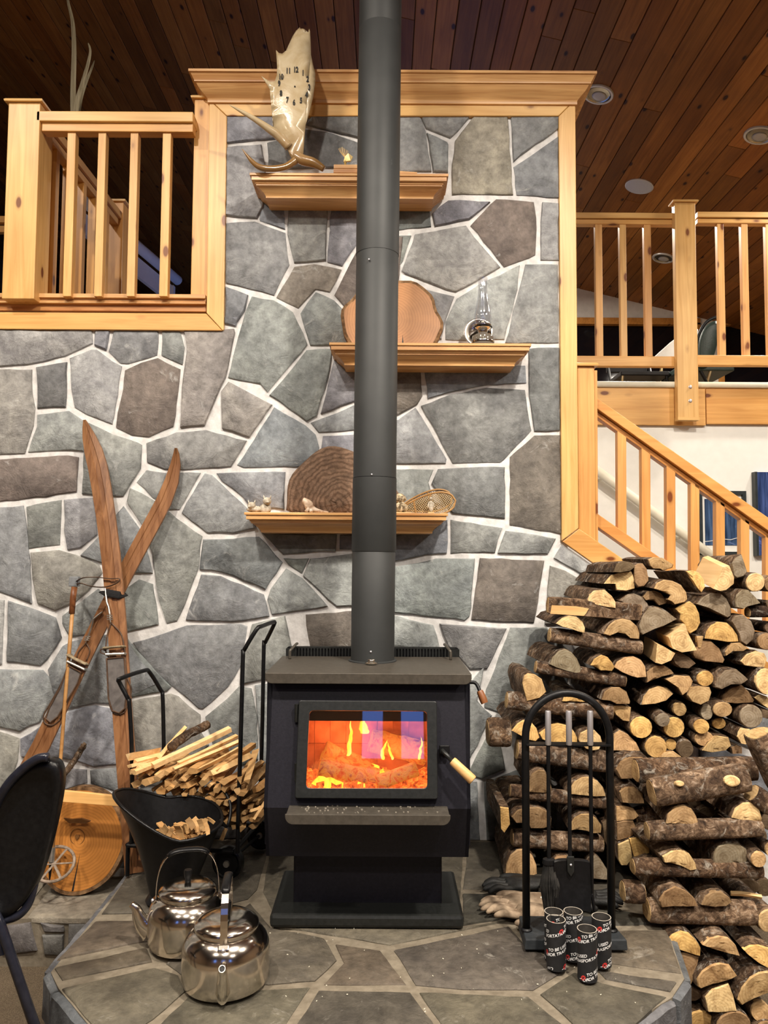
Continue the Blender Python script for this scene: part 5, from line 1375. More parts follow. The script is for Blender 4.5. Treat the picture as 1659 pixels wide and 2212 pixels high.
# the pale sticks on top of the load: front end pixel, rear end pixel, depth at both
TOPS = [((330, 1655), (497, 1575), 3.02, 3.22, .017, .015, 'longest pale kindling stick lying on top of the cart load'), ((300, 1660), (370, 1635), 2.99, 3.2, .018, .014, 'broad pale kindling stick at the left of the cart load'),
        ((340, 1640), (400, 1572), 3.06, 3.28, .011, .012, 'pale kindling stick poking up beside the bark stick'), ((278, 1634), (345, 1622), 3.0, 3.12, .020, .016, 'blocky pale kindling stub at the top left of the cart'),
        ((280, 1655), (345, 1632), 2.98, 3.12, .014, .009, 'thin pale kindling stick low at the left of the cart'), ((385, 1650), (512, 1590), 3.0, 3.18, .012, .009, 'slim pale kindling stick just under the longest one'),
        ((375, 1662), (517, 1602), 2.97, 3.15, .013, .009, 'second slim pale kindling stick under the longest one'), ((420, 1668), (517, 1618), 2.97, 3.10, .014, .010, 'pale kindling stick near the tall right hoop'),
        ((290, 1670), (360, 1640), 2.96, 3.1, .013, .012, 'pale kindling stick with rough front end at the lower left'), ((284, 1668), (350, 1655), 2.99, 3.12, .015, .013, 'kindling stick with a blunt dark front end at the far left'), ((292, 1648), (360, 1628), 3.01, 3.14, .014, .014, 'short squared kindling stick under the blocky stub'), ((455, 1672), (540, 1632), 2.98, 3.14, .016, .013, 'brownish kindling stick behind the tall right hoop')]
for i, (a, b, ya, yb, w, h, lab) in enumerate(TOPS):
    stick(P(*a, ya), P(*b, yb), w, h, i + 3, KCOL[i % 3], lab=lab)
o = rough_tube([P(368, 1616, 3.08), P(398, 1592, 3.16), P(424, 1578, 3.22), P(448, 1565, 3.28)], .018, 'bark_stick', None, 2, col=(.95, .85, .75)); tag(o, 'round bark covered stick lying on top of the pale kindling', 'kindling', 'kindling in the log cart')
# end faces stacked below
ENDS = []
r = random.Random(42)
rows = [(1672, 286, 480), (1690, 290, 540), (1706, 330, 560), (1722, 380, 560), (1738, 400, 560), (1755, 430, 560), (1772, 440, 556), (1790, 450, 550)]
adj = ['narrow', 'broad', 'three-cornered', 'rough', 'thin', 'square', 'knotty', 'dark']
cnt = 0
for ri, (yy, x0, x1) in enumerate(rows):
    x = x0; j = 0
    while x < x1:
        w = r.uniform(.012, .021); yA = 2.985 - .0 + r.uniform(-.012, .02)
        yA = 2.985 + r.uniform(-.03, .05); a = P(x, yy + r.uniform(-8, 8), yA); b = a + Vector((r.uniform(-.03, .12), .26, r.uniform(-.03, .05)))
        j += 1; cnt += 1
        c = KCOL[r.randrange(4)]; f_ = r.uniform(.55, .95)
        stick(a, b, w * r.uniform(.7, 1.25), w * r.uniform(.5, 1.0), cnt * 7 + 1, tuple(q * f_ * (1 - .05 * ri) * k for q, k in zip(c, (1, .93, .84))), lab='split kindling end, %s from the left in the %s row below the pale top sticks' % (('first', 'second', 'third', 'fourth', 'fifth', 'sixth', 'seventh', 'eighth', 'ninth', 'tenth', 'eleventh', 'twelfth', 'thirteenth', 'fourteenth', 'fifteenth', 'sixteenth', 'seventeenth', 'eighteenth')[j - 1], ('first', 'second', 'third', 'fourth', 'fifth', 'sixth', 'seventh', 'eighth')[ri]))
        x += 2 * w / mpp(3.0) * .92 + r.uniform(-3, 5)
for i, (a, b, lab) in enumerate([((548, 1770), (572, 1732), 'small kindling chip standing up at the right end of the cart'), ((540, 1752), (562, 1744), 'short kindling chip lying behind the right cart hoop'), ((478, 1815), (488, 1790), 'pale kindling end just above the cart wheel')]):
    stick(P(*a, 2.96), P(*b, 2.99), .010, .006, 90 + i, KCOL[2], lab=lab)

# ------------------------------------------------------------------ coal scuttle and its chips
bk = P(372, 1950, 2.86); bk.z = HZ + .009
t = thing('coal_scuttle', bk, 'black flared coal scuttle of wood chips on the hearth left of the kettles', 'scuttle')
NA = 40
def srim(t_, inner=0):
    ring = []
    for i in range(NA):
        a = 2 * math.pi * i / NA
        f = max(0, -math.cos(a - .35)) ** 1.5                # the pouring lip, to the left
        r = .075 + (.168 - .075) * t_ + .055 * f * t_ ** 2 - inner
        zt = .275 + .125 * f + .05 * max(0, math.sin(a)) - .02 * max(0, -math.sin(a))
        ring.append(bk + Vector((-.005 + r * math.cos(a) + .012 * t_, r * math.sin(a) * .86, .022 + (zt - .022) * t_ - inner * .2)))
    return ring
MB().rings([srim(0), srim(.25), srim(.5), srim(.75), srim(.94), srim(1.0), srim(1.0, .004), srim(.75, .004), srim(.4, .004), srim(.2, .004)]).build('bucket', BLACK, t, smooth=False, autos=50)
MB().tube(srim(1.0), .006, 8, closed=True).build('rolled_rim', PLASTIC, t, smooth=True)
MB().lathe(bk, [(.092, .0), (.096, .004), (.090, .014), (.076, .030), (.074, .05)], 32, sy=.9, cap1=False).build('foot_ring', BLACK, t, autos=40)
hb = [bk + Vector(v) for v in ((.165, .02, .28), (.19, .04, .25), (.185, .10, .32), (.10, .17, .39), (.0, .19, .40))]
MB().tube(smooth_path(hb, 5), .006, 8).build('bail_handle', BLACK, t, smooth=True)
cl_ = ['curled pale wood chip', 'upright split wood chip', 'flat tan bark chip', 'thin curled wood shaving', 'broad brown bark flake', 'small splintered wood chip']
r = random.Random(8)
pl_ = ['at the left of the scuttle', 'near the front rim of the scuttle', 'in the middle of the scuttle', 'at the back of the scuttle', 'at the right of the scuttle']
for i in range(18):
    px_ = 328 + i * 7.4 + r.uniform(-3, 3); py_ = 1818 - (px_ - 330) * .28 + r.uniform(-20, 12)
    p = P(px_, py_, 2.80 + r.uniform(-.02, .06)); s = r.uniform(.014, .032)
    u = Vector((r.uniform(-1.3, 1.3), r.uniform(-.6, .6), 1)).normalized(); v = u.cross(Vector((r.uniform(-.5, .5), 1, r.uniform(-.3, .3)))).normalized(); n = u.cross(v)
    w = s * r.uniform(.25, .6)
    rs = []
    for j in range(5):
        q = j / 4 - .5; bend = n * (s * .6 * (q * q) * r.uniform(.4, 1.6))
        rs.append([p + u * (2 * s * q) + bend - v * w * (1 + r.uniform(-.2, .2)), p + u * (2 * s * q) + bend + v * w * (1 + r.uniform(-.2, .2)), p + u * (2 * s * q) + bend + v * w + n * .003, p + u * (2 * s * q) + bend - v * w + n * .003])
    o = MB().rings(rs).build('wood_chip', STICK, col=(lambda g: (g, g * .86, g * .68))(r.uniform(.35, .85)))
    tag(o, 'wood chip in the coal scuttle, %s from the left along the heap' % ('first', 'second', 'third', 'fourth', 'fifth', 'sixth', 'seventh', 'eighth', 'ninth', 'tenth', 'eleventh', 'twelfth', 'thirteenth', 'fourteenth', 'fifteenth', 'sixteenth', 'seventeenth', 'eighteenth')[i], 'wood chip', 'wood chips in the scuttle')
# heap under the chips, so they rest on something
mb = MB()
for i in range(120):
    a, q = r.uniform(0, 6.28), r.uniform(0, .115); c = bk + Vector((q * math.cos(a) + .01, q * math.sin(a) * .8, .218 + r.uniform(-.02, .025))); s = r.uniform(.01, .024)
    mb.obox(c, (s, r.uniform(-s, s), r.uniform(-s, s)), (r.uniform(-s, s) * .4, s * .5, 0), (0, 0, .003))
tag(mb.build('chip_heap', STICK, col=(.62, .5, .36)), 'heap of wood chips filling the bottom of the coal scuttle', 'wood chips', kind='stuff')

# ------------------------------------------------------------------ kettles
def kettle(c, R, H, hang, sang, lab, tall, lid_knob=True):
    """hang: direction of the handle plane, sang: direction of the spout (radians, 0 = +x, -pi/2 = towards the viewer)"""
    t = thing('kettle', c, lab, 'kettle', 'steel kettles on the hearth')
    c = Vector(c)
    body = [(R * .90, 0), (R * .96, .004), (R * .995, .016), (R, .04), (R, H * .60), (R * .985, H * .70), (R * .93, H * .82), (R * .84, H * .92), (R * .74, H * .985), (R * .70, H), (R * .70, H + .008), (R * .68, H + .008)]
    MB().lathe(c, body, 56).build('body', STEEL, t, autos=30)
    lid = [(R * .735, H + .006), (R * .745, H + .010), (R * .735, H + .016), (R * .70, H + .022), (R * .55, H + .034), (R * .35, H + .040), (R * .10, H + .042)]
    lo = MB().lathe(c, lid, 48).build('lid', STEEL, t, autos=40)
    MB().lathe(c, [(.010, H + .041), (.009, H + .048), (.012, H + .056), (.0135, H + .072), (.012, H + .077)], 18).build('lid_knob', PLASTIC, lo, autos=40)
    hx, hy = Vector((math.cos(hang), math.sin(hang), 0)), Vector((-math.sin(hang), math.cos(hang), 0))
    rr_ = R * .80; top = H + tall
    arch = []
    for i in range(25):
        a = math.pi * i / 24
        arch.append(c + hx * (rr_ * math.copysign(abs(math.cos(a)) ** .62, math.cos(a))) + Vector((0, 0, H * .93 + (top - H * .93) * math.sin(a) ** .75)))
    MB().tube(arch, .011, 10, flat=.22, upv=None).build('handle', STEEL, t, autos=40) if False else None
    rs = []
    for i, p in enumerate(arch):
        d = (arch[min(i + 1, 24)] - arch[max(i - 1, 0)]).normalized(); n = d.cross(hy).normalized()
        rs.append([p - hy * .0105 - n * .0015, p + hy * .0105 - n * .0015, p + hy * .0105 + n * .0015, p - hy * .0105 + n * .0015])
    h = MB().rings(rs).build('handle', STEEL, t, bevel=.0008)
    rs = []
    for i in range(8, 17):
        p = arch[i]; d = (arch[i + 1] - arch[i - 1]).normalized(); n = d.cross(hy).normalized(); e = .8 if i in (8, 16) else 1
        rs.append([p + (hy * math.cos(q) * .0135 + n * math.sin(q) * .0075) * e for q in [2 * math.pi * j / 12 for j in range(12)]])
    MB().rings(rs).build('grip', PLASTIC, h, smooth=True)
    for s in (-1, 1):
        e = c + hx * (s * rr_) + Vector((0, 0, H * .93))
        MB().obox(e + Vector((0, 0, -.004)), hx * (s * .006) - Vector((0, 0, .006)), hy * .016, hx * (s * .006) + Vector((0, 0, .010))).build('lug', STEEL, t, bevel=.003)
        MB().lathe(e + hx * (s * .008), [(.006, 0), (.006, .004), (.003, .007)], 12, ax=hx * s).build('rivet', BRUSH, t)
    sd = Vector((math.cos(sang), math.sin(sang), 0)); ss = Vector((-math.sin(sang), math.cos(sang), 0))
    path = smooth_path([c + sd * (R * .93) + Vector((0, 0, H * .30)), c + sd * (R * 1.10) + Vector((0, 0, H * .40)), c + sd * (R * 1.22) + Vector((0, 0, H * .56)), c + sd * (R * 1.30) + Vector((0, 0, H * .74)), c + sd * (R * 1.42) + Vector((0, 0, H * .84))], 5)
    K = len(path); rad = [.030 + (.0095 - .030) * (i / (K - 1)) ** .65 for i in range(K)]
    rs = []
    for i, p in enumerate(path):
        d = (path[min(i + 1, K - 1)] - path[max(i - 1, 0)]).normalized(); n = d.cross(ss).normalized()
        rs.append([p + (ss * math.cos(q) * rad[i] * (.72 + .30 * i / K) + n * math.sin(q) * rad[i] * (1.5 - .5 * i / K)) for q in [2 * math.pi * j / 18 for j in range(18)]])
    rs.append([path[-1] + (p - path[-1]) * .78 for p in rs[-1]]); rs.append([path[-4] + (p - path[-1]) * 1.0 for p in rs[-1]])
    sp_ = MB().rings(rs, False, True).build('spout', STEEL, t, autos=40)
    e = path[-2]; dd = (path[-1] - path[-3]).normalized()
    MB().lathe(path[-1] - dd * .0045, [(.0086, 0), (.0086, .0012), (.002, .0016)], 16, ax=dd).build('spout_mouth_shade', INK, sp_)  # black disc painted in for the shade inside the spout
kA = Vector((P(404, 2000, 2.56).x, 2.56, HZ + .009))
kettle(kA, .125, .150, math.radians(14), math.radians(188), 'tall steel kettle behind, its spout pointing left and handle standing up', .142)
kB = Vector((P(488, 2080, 2.335).x, 2.335, HZ + .009))
kettle(kB, .129, .150, math.radians(97), math.radians(-82), 'front steel kettle with its spout pointing at the viewer', .142)

# ------------------------------------------------------------------ fire tools
BZ = HZ + .009
fs = thing('tool_stand', P(1237, 2045, 2.53), 'black arched fireplace tool stand on the hearth before the woodpile', 'tool stand')
a, b = P(1133, 2040, 2.512), P(1357, 2040, 2.512)
MB().rings([[(a.x, 2.512, BZ), (b.x, 2.512, BZ), (b.x - .02, 2.68, BZ), (a.x + .005, 2.68, BZ)], [(a.x + .004, 2.514, BZ + .034), (b.x - .003, 2.514, BZ + .034), (b.x - .022, 2.675, BZ + .034), (a.x + .012, 2.675, BZ + .034)]]).build('base', noisy('tool_base', (.018, .022, .026), (.03, .034, .038), ns=40, rough=.5), fs, bevel=.004)
TYD = 2.575
zb = BZ + .034
xa, xb = P(1136, 1800, TYD).x, P(1319, 1800, TYD).x
zt = P(1228, 1497, TYD).z; ra = (xb - xa) / 2
arch = [Vector((xa, TYD, zb))] + [Vector(((xa + xb) / 2 - ra * math.cos(q), TYD, zt - ra * 1.05 + ra * 1.05 * math.sin(q))) for q in [math.pi * i / 24 for i in range(25)]] + [Vector((xb, TYD, zb))]
MB().tube(arch, .0128, 16).build('arch', BLACK, fs, smooth=True)
zbar = P(1228, 1607, TYD).z
br_ = MB(); br_.box(xa, xb, TYD - .022, TYD + .018, zbar - .0025, zbar + .0025)
br_.build('hanger_bar', BLACK, fs)
for x in (xa, xb): MB().lathe((x, TYD, zb - .002), [(.019, 0), (.019, .006), (.014, .010)], 18).build('socket', BLACK, fs)
def tool(px_, lab, name, cat, ybot):
    hx = P(px_, 1575, TYD - .026).x
    t = thing(name, (hx, TYD - .026, zbar), lab, cat, 'fire tools hanging on the stand')
    zh1, zh0 = P(px_, 1536, TYD - .03).z, zbar + .003
    MB().lathe((hx, TYD - .026, zh0), [(.0088, 0), (.0098, .003), (.0098, zh1 - zh0 - .003), (.0085, zh1 - zh0)], 18).build('steel_handle', BRUSH, t, autos=40, label='satin steel handle')
    zr = P(px_, ybot, TYD - .03).z
    MB().tube([(hx, TYD - .026, zh0), (hx, TYD - .026, zr)], .0066, 10).build('rod', BLACK, t)
    return t, hx, zr
t, hx, zr = tool(1184, 'black hearth brush hanging at the left of the tool stand', 'hearth_brush', 'brush', 1862)
MB().lathe((hx, TYD - .026, zr - .008), [(.021, 0), (.022, .004), (.020, .016), (.006, .02)], 18, sy=.8).build('ferrule', BLACK, t, autos=40)
mb = MB(); r = random.Random(3)
for i in range(520):
    a, q = r.uniform(0, 6.28), r.uniform(0, 1) ** .5; z1 = zr - r.uniform(.135, .16)
    p0 = Vector((hx + .016 * q * math.cos(a), TYD - .026 + .014 * q * math.sin(a), zr - .004)); p1 = Vector((hx + .004 + .021 * q * math.cos(a) + r.uniform(-.003, .003), TYD - .03 + .016 * q * math.sin(a), z1))
    pm = (p0 + p1) / 2 + Vector((.014 * q * math.cos(a), .01 * q * math.sin(a), 0)); w = .0011
    mb.rings([[p + Vector((w * math.cos(k), w * math.sin(k), 0)) for k in (0, 2.1, 4.2)] for p in (p0, pm, p1)])
tag(mb.build('bristles', noisy('bristle', (.012, .012, .012), (.045, .042, .038), ns=30, rough=.6, bump=0), t), kind='stuff')
t, hx, zr = tool(1229, 'black ash shovel hanging in the middle of the tool stand', 'ash_shovel', 'shovel', 1850)
xs0, xs1 = P(1192, 1870, 2.56).x, P(1270, 1870, 2.56).x
z0, z1, z2 = P(1230, 1853, 2.56).z, P(1230, 1880, 2.56).z, P(1230, 1958, 2.56).z
def blade(o):
    nx = 9; g = []
    for z, y, wk in ((z0, -.02 + .0, .92), (z0 - .004, -.030, .98), (z1, -.028, 1.0), ((z1 + z2) / 2, -.034, 1.02), (z2, -.045, .94)):
        row = []
        for i in range(nx):
            u = i / (nx - 1) * 2 - 1
            row.append(Vector(((xs0 + xs1) / 2 + (xs1 - xs0) / 2 * u * wk, TYD + y - .014 * abs(u) ** 4 + o, z)))
        g.append(row)
    return g
mb = MB(); G1, G2 = blade(0), blade(.003)
loopA = [row[0] for row in G1]
n_ = 9
V = [p for row in G1 for p in row] + [p for row in G2 for p in row]; q_ = 5 * n_
Fc = []
for a in range(4):
    for i in range(n_ - 1):
        Fc.append((a * n_ + i, a * n_ + i + 1, (a + 1) * n_ + i + 1, (a + 1) * n_ + i)); Fc.append(tuple(q_ + k for k in (a * n_ + i, (a + 1) * n_ + i, (a + 1) * n_ + i + 1, a * n_ + i + 1)))
for i in range(n_ - 1):
    Fc.append((i, q_ + i, q_ + i + 1, i + 1)); Fc.append((4 * n_ + i, 4 * n_ + i + 1, q_ + 4 * n_ + i + 1, q_ + 4 * n_ + i))
for a in range(4):
    Fc.append((a * n_, (a + 1) * n_, q_ + (a + 1) * n_, q_ + a * n_)); Fc.append((a * n_ + n_ - 1, q_ + a * n_ + n_ - 1, q_ + (a + 1) * n_ + n_ - 1, (a + 1) * n_ + n_ - 1))
bl = mb.add(V, Fc).build('blade', BLACK, t, autos=40)
MB().prism([(hx - .012, TYD - .036, z0 + .012), (hx + .012, TYD - .036, z0 + .012), (hx + .011, TYD - .038, z1 + .004), (hx, TYD - .039, z1 - .012), (hx - .011, TYD - .038, z1 + .004)], (0, .006, 0)).build('socket_plate', DOORM, bl, bevel=.002)
MB().lathe((hx, TYD - .037, z0 - .014), [(.004, -.002), (.004, .002), (.002, .004)], 10, ax=(0, -1, 0)).build('rivet', BRUSH, bl)
t, hx, zr = tool(1275, 'black poker hanging at the right of the tool stand', 'poker', 'poker', 1930)
MB().tube(smooth_path([(hx, TYD - .026, zr), (hx + .003, TYD - .03, zr - .03), (hx + .008, TYD - .034, zr - .06), (hx + .014, TYD - .036, zr - .075)], 4), [.0058] * 6 + [.005, .0045, .004, .0035, .003, .002, .0012], 10).build('tip', BLACK, t, smooth=True)
MB().tube(smooth_path([(hx, TYD - .026, zr - .005), (hx - .012, TYD - .03, zr - .02), (hx - .016, TYD - .03, zr - .036)], 4), [.005] * 4 + [.0045, .004, .003, .002, .0012], 8).build('hook', BLACK, t, smooth=True)

# ------------------------------------------------------------------ cardboard tubes
CARD = noisy('black_card', (.009, .009, .010), (.014, .014, .015), ns=50, rough=.75, bump=.1)
CARDI = noisy('brown_card_inside', (.03, .026, .022), (.05, .044, .038), ns=50, rough=.9); RIMC = noisy('card_rim', (.34, .30, .25), (.46, .42, .36), ns=50, rough=.9, bump=0)
TXT = {}
def glyphs(s, size):
    if s not in TXT: TXT[s] = text_mesh(s, size, .00022)
    return TXT[s]
L1 = glyphs('TO BE USED', .0125); L2 = glyphs('FOR TRASPORTATION', .0125)
def width(g): return max(v.x for v in g[0]) - min(v.x for v in g[0])
W1_, W2_ = width(L1), width(L2)
PITCHZ = .047; RISE = .30
zr_ = HZ + .009 + .144
def tube_(px_, py_, ph, lab):
    c = G(px_, py_, zr_); c.z = HZ + .009; r, h = .0293, .144
    if c.y > 2.47: c.y -= .015
    t = thing('cardboard_tube', c, lab, 'tube', 'black cardboard tubes with white lettering')
    MB().lathe(c, [(r, 0), (r, h)], 40, cap0=False, cap1=False).build('shell', CARD, t, autos=40)
    MB().lathe(c, [(r - .0022, h), (r - .0022, .002), (.001, .0015)], 40, cap0=False, cap1=True).build('inside', CARDI, t, autos=40)
    MB().lathe(c, [(r, h - .0005), (r, h + .0004), (r - .0022, h + .0004), (r - .0022, h - .0005)], 40, cap0=False, cap1=False).build('rim', RIMC, t)
    wm, rm = MB(), MB()
    step = .118                                            # one repeat of the print along the spiral
    circ = 2 * math.pi * r
    def place(mb, vs, fs, s0, lz, o=.0004):
        pts = []
        for v in vs:
            s = s0 + v.x; zz = s * RISE + lz + v.y; a = s / r + ph
            pts.append(c + Vector(((r + o) * math.cos(a), (r + o) * math.sin(a), zz)))
        z = [p.z - c.z for p in pts]
        for f in fs:
            zf = [z[i] for i in f]
            if min(zf) > .001 and max(zf) < h - .0005: mb.add([pts[i] for i in f], [list(range(len(f)))])
    # the strip of print winds up the tube: its axial pitch is circ * RISE
    N0 = int(h / (circ * RISE)) + 3
    s = -circ
    while s < circ * N0:
        x0 = min(v.x for v in L1[0]); place(wm, [v - Vector((x0, 0, 0)) for v in L1[0]], L1[1], s, .0068)
        x0 = min(v.x for v in L2[0]); place(wm, [v - Vector((x0, 0, 0)) for v in L2[0]], L2[1], s, -.0068)
        dv = [Vector((.0072 * math.cos(q), .0072 * math.sin(q), 0)) for q in [2 * math.pi * i / 18 for i in range(18)]]
        dv.append(Vector((0, 0, 0)))
        place(rm, dv, [(18, i, (i + 1) % 18) for i in range(18)], s - .010, 0)
        kv = [Vector(v + (0,)) for v in ((-.0042, -.0028), (-.0030, -.0042), (.0042, .0028), (.0030, .0042), (-.0042, .0028), (-.0030, .0042), (.0042, -.0028), (.0030, -.0042))]
        place(MBK, kv, [(0, 1, 2, 3), (4, 5, 6, 7)], s - .010, 0, .0007)
        s += step
    if wm.v: tag(wm.build('lettering', WINK, t), kind='stuff')
    if rm.v: tag(rm.build('red_dots', RINK, t), kind='stuff')
    if MBK.v:
        k = MB(); k.v, k.f = list(MBK.v), list(MBK.f); tag(k.build('dot_crosses', INK, t), kind='stuff'); MBK.v.clear(); MBK.f.clear()
MBK = MB()
for px_, py_, ph, lab in ((1194, 1964, 3.4, 'black lettered cardboard tube standing rearmost left of the five'), (1238, 1968, 2.4, 'black lettered cardboard tube standing at the back, second from left'),
                          (1201, 1985, 4.1, 'black lettered cardboard tube standing at the front left of the five'), (1299, 1980, 3.3, 'black lettered cardboard tube standing rightmost of the five'),
                          (1268, 2006, 2.6, 'black lettered cardboard tube standing nearest the viewer')):
    tube_(px_, py_, ph, lab)

# ------------------------------------------------------------------ gloves, paper and scraps
GLK = noisy('black_glove', (.010, .010, .011), (.026, .026, .024), ns=40, rough=.6, bump=.4); GLT = noisy('tan_work_glove', (.16, .11, .07), (.42, .32, .22), ns=22, rough=.85, bump=.5)
def glove(px_, py_, ang, m, lab, z=0.0, flip=1):
    c = G(px_, py_, HZ + .012); c.z = HZ + .010 + z
    t = thing('work_glove', c, lab, 'glove')
    q = Matrix.Rotation(ang, 3, 'Z')
    f = lambda x, y, zz: c + q @ Vector((x, y * flip, zz))
    rs = []
    for x, w, h in ((.19, .042, .016), (.13, .046, .020), (.08, .048, .022), (.03, .050, .022), (.0, .046, .018), (-.012, .040, .012)):
        rs.append([f(x, w * math.cos(k), h + h * math.sin(k) * (1 + .2 * noise.noise((x * 30, k, z * 9)))) for k in [2 * math.pi * j / 14 for j in range(14)]])
    MB().rings(rs).build('palm', m, t, smooth=True)
    for i, (y, L) in enumerate(((.034, .062), (.012, .078), (-.011, .082), (-.033, .070))):
        MB().tube(smooth_path([f(.01, y, .018), f(-.02, y * 1.08, .020), f(-.02 - L * .5, y * 1.15, .022 + .006 * (i % 2)), f(-.02 - L, y * 1.25, .012)], 4), [.012] * 9 + [.0115, .010, .008, .004], 10).build('finger', m, t, smooth=True)
    MB().tube(smooth_path([f(.09, .040, .018), f(.06, .062, .018), (f(.02, .078, .016)), f(-.01, .080, .012)], 4), [.014] * 9 + [.013, .011, .009, .004], 10).build('thumb', m, t, smooth=True)
    MB().rings([[f(x, w * math.cos(k), .017 + .017 * math.sin(k)) for k in [2 * math.pi * j / 14 for j in range(14)]] for x, w in ((.155, .048), (.20, .050), (.20, .044), (.16, .042))], False, False).build('cuff', m, t, smooth=True)
glove(1098, 1921, math.radians(8), GLK, 'black rubbery work glove lying behind the left leg of the tool stand')
glove(1094, 1962, math.radians(12), GLT, 'worn tan leather work glove lying in front of the black glove', 0.0)
glove(1120, 1978, math.radians(-12), GLT, 'second tan leather work glove lying under the tool stand crossing', .0, -1)
glove(1285, 1948, math.radians(165), GLK, 'dark work glove lying behind the poker at the right of the shovel')
pp = P(1160, 1893, 2.80); pp.z = HZ + .009
tag(MB().prism([pp + Vector(v) for v in ((-.018, 0, .0), (.02, .0, .002), (.022, 0, .045), (.0, 0, .030), (-.018, 0, .018))], (.0, .006, 0)).build('paper_scrap', WHITE), 'crumpled white paper scrap beside the hearth brush', 'paper')
MB_ = MB(); r = random.Random(21)
for i in range(40):
    p = G(r.uniform(560, 1440), r.uniform(2000, 2190), HZ)
    if not (-.9 < p.x < .85): continue
    s = r.uniform(.0008, .0026); a = r.uniform(0, 6.28)
    MB_.obox((p.x, p.y, HZ + .0035), (s * math.cos(a), s * math.sin(a), 0), (-s * .3 * math.sin(a), s * .3 * math.cos(a), 0), (0, 0, .001))
tag(MB_.build('wood_crumbs', CREAM), 'pale wood crumbs scattered over the hearth slabs', 'crumbs', kind='stuff')
# ------------------------------------------------------------------ furniture seen between the far balusters
uf = FZ - .03
gc = P(1540, 740, 5.6); GREEN = noisy('green_vinyl', (.012, .024, .020), (.02, .036, .03), ns=40, rough=.5); BRASS = noisy('brass_tube', (.50, .40, .22), (.62, .50, .30), ns=10, rough=.3, metal=.9, bump=0)
t = thing('banquet_chair', (gc.x, 5.6, uf), 'chair with a rounded dark green back behind the far gallery post', 'chair')
bp = smooth_path([P(x, y, 5.6) for x, y in ((1508, 770), (1510, 735), (1524, 705), (1548, 694), (1552, 720), (1544, 760), (1530, 790), (1510, 795), (1508, 770))], 4)[:-1]
cc = sum(bp, Vector()) / len(bp)
MB().rings([[cc + (p - cc) * k + Vector((0, d, 0)) for p in bp] for k, d in ((.8, -.02), (1, -.01), (1, .03), (.8, .045))]).build('backrest', GREEN, t, smooth=True)
MB().tube(smooth_path([P(x, y, 5.62) for x, y in ((1500, 800), (1506, 735), (1522, 700), (1545, 686), (1556, 690))], 5), .012, 10).build('back_frame', BLACK, t, smooth=True)
for x0, x1 in ((1535, 1524), (1512, 1534)):
    a = P(x0, 800, 5.62); b = P(x1, 838, 5.62); b = a + (b - a) * ((a.z - uf) / (a.z - b.z)); MB().tube([a, b], .012, 10).build('leg', BRASS if x0 > 1520 else BLACK, t)
    MB().tube([a + Vector((-.12, .4, -.03)), b + Vector((-.12, .45, 0))], .012, 10).build('leg', BLACK, t)
s_ = P(1500, 806, 5.8); MB().box(s_.x - .18, s_.x + .22, 5.6, 6.02, s_.z - .03, s_.z + .02).build('seat', GREEN, t, bevel=.01)
tc = P(1425, 740, 6.2)
t = thing('table', (tc.x, 6.2, uf), 'pale table tilted on edge behind the far gallery balusters', 'table')
MB().prism([P(x, y, 6.2) for x, y in ((1412, 772), (1450, 738), (1500, 700), (1508, 712), (1500, 790), (1420, 790))], (0, .03, 0)).build('tabletop', GREYW, t, bevel=.004)
for x0, x1 in ((1430, 1425), (1495, 1500)):
    a = P(x0, 785, 6.22); b = P(x1, 840, 6.22); b = a + (b - a) * ((a.z - uf) / (a.z - b.z)); MB().tube([a, b], .014, 10).build('leg', BRASS, t)
t = thing('folding_chair', (P(1385, 820, 5.9).x, 5.9, uf), 'black folding chair low behind the left far gallery balusters', 'chair')
a = P(1385, 812, 5.9); MB().box(a.x - .19, a.x + .19, 5.8, 6.15, a.z - .02, a.z + .015).build('seat', BLACK, t, bevel=.008)
for dx, dy in ((-.17, 5.82), (.17, 5.82), (-.17, 6.13), (.17, 6.13)): MB().tube([(a.x + dx, dy, a.z), (a.x + dx * 1.15, dy, uf)], .011, 8).build('leg', BRASS if dx < 0 else BLACK, t)
for dx in (-.17, .17): MB().tube([(a.x + dx, 6.13, a.z), (a.x + dx, 6.22, a.z + .2)], .011, 8).build('back_post', BLACK, t)
MB().box(a.x - .18, a.x + .18, 6.2, 6.23, a.z + .1, a.z + .22).build('backrest', BLACK, t, bevel=.006)
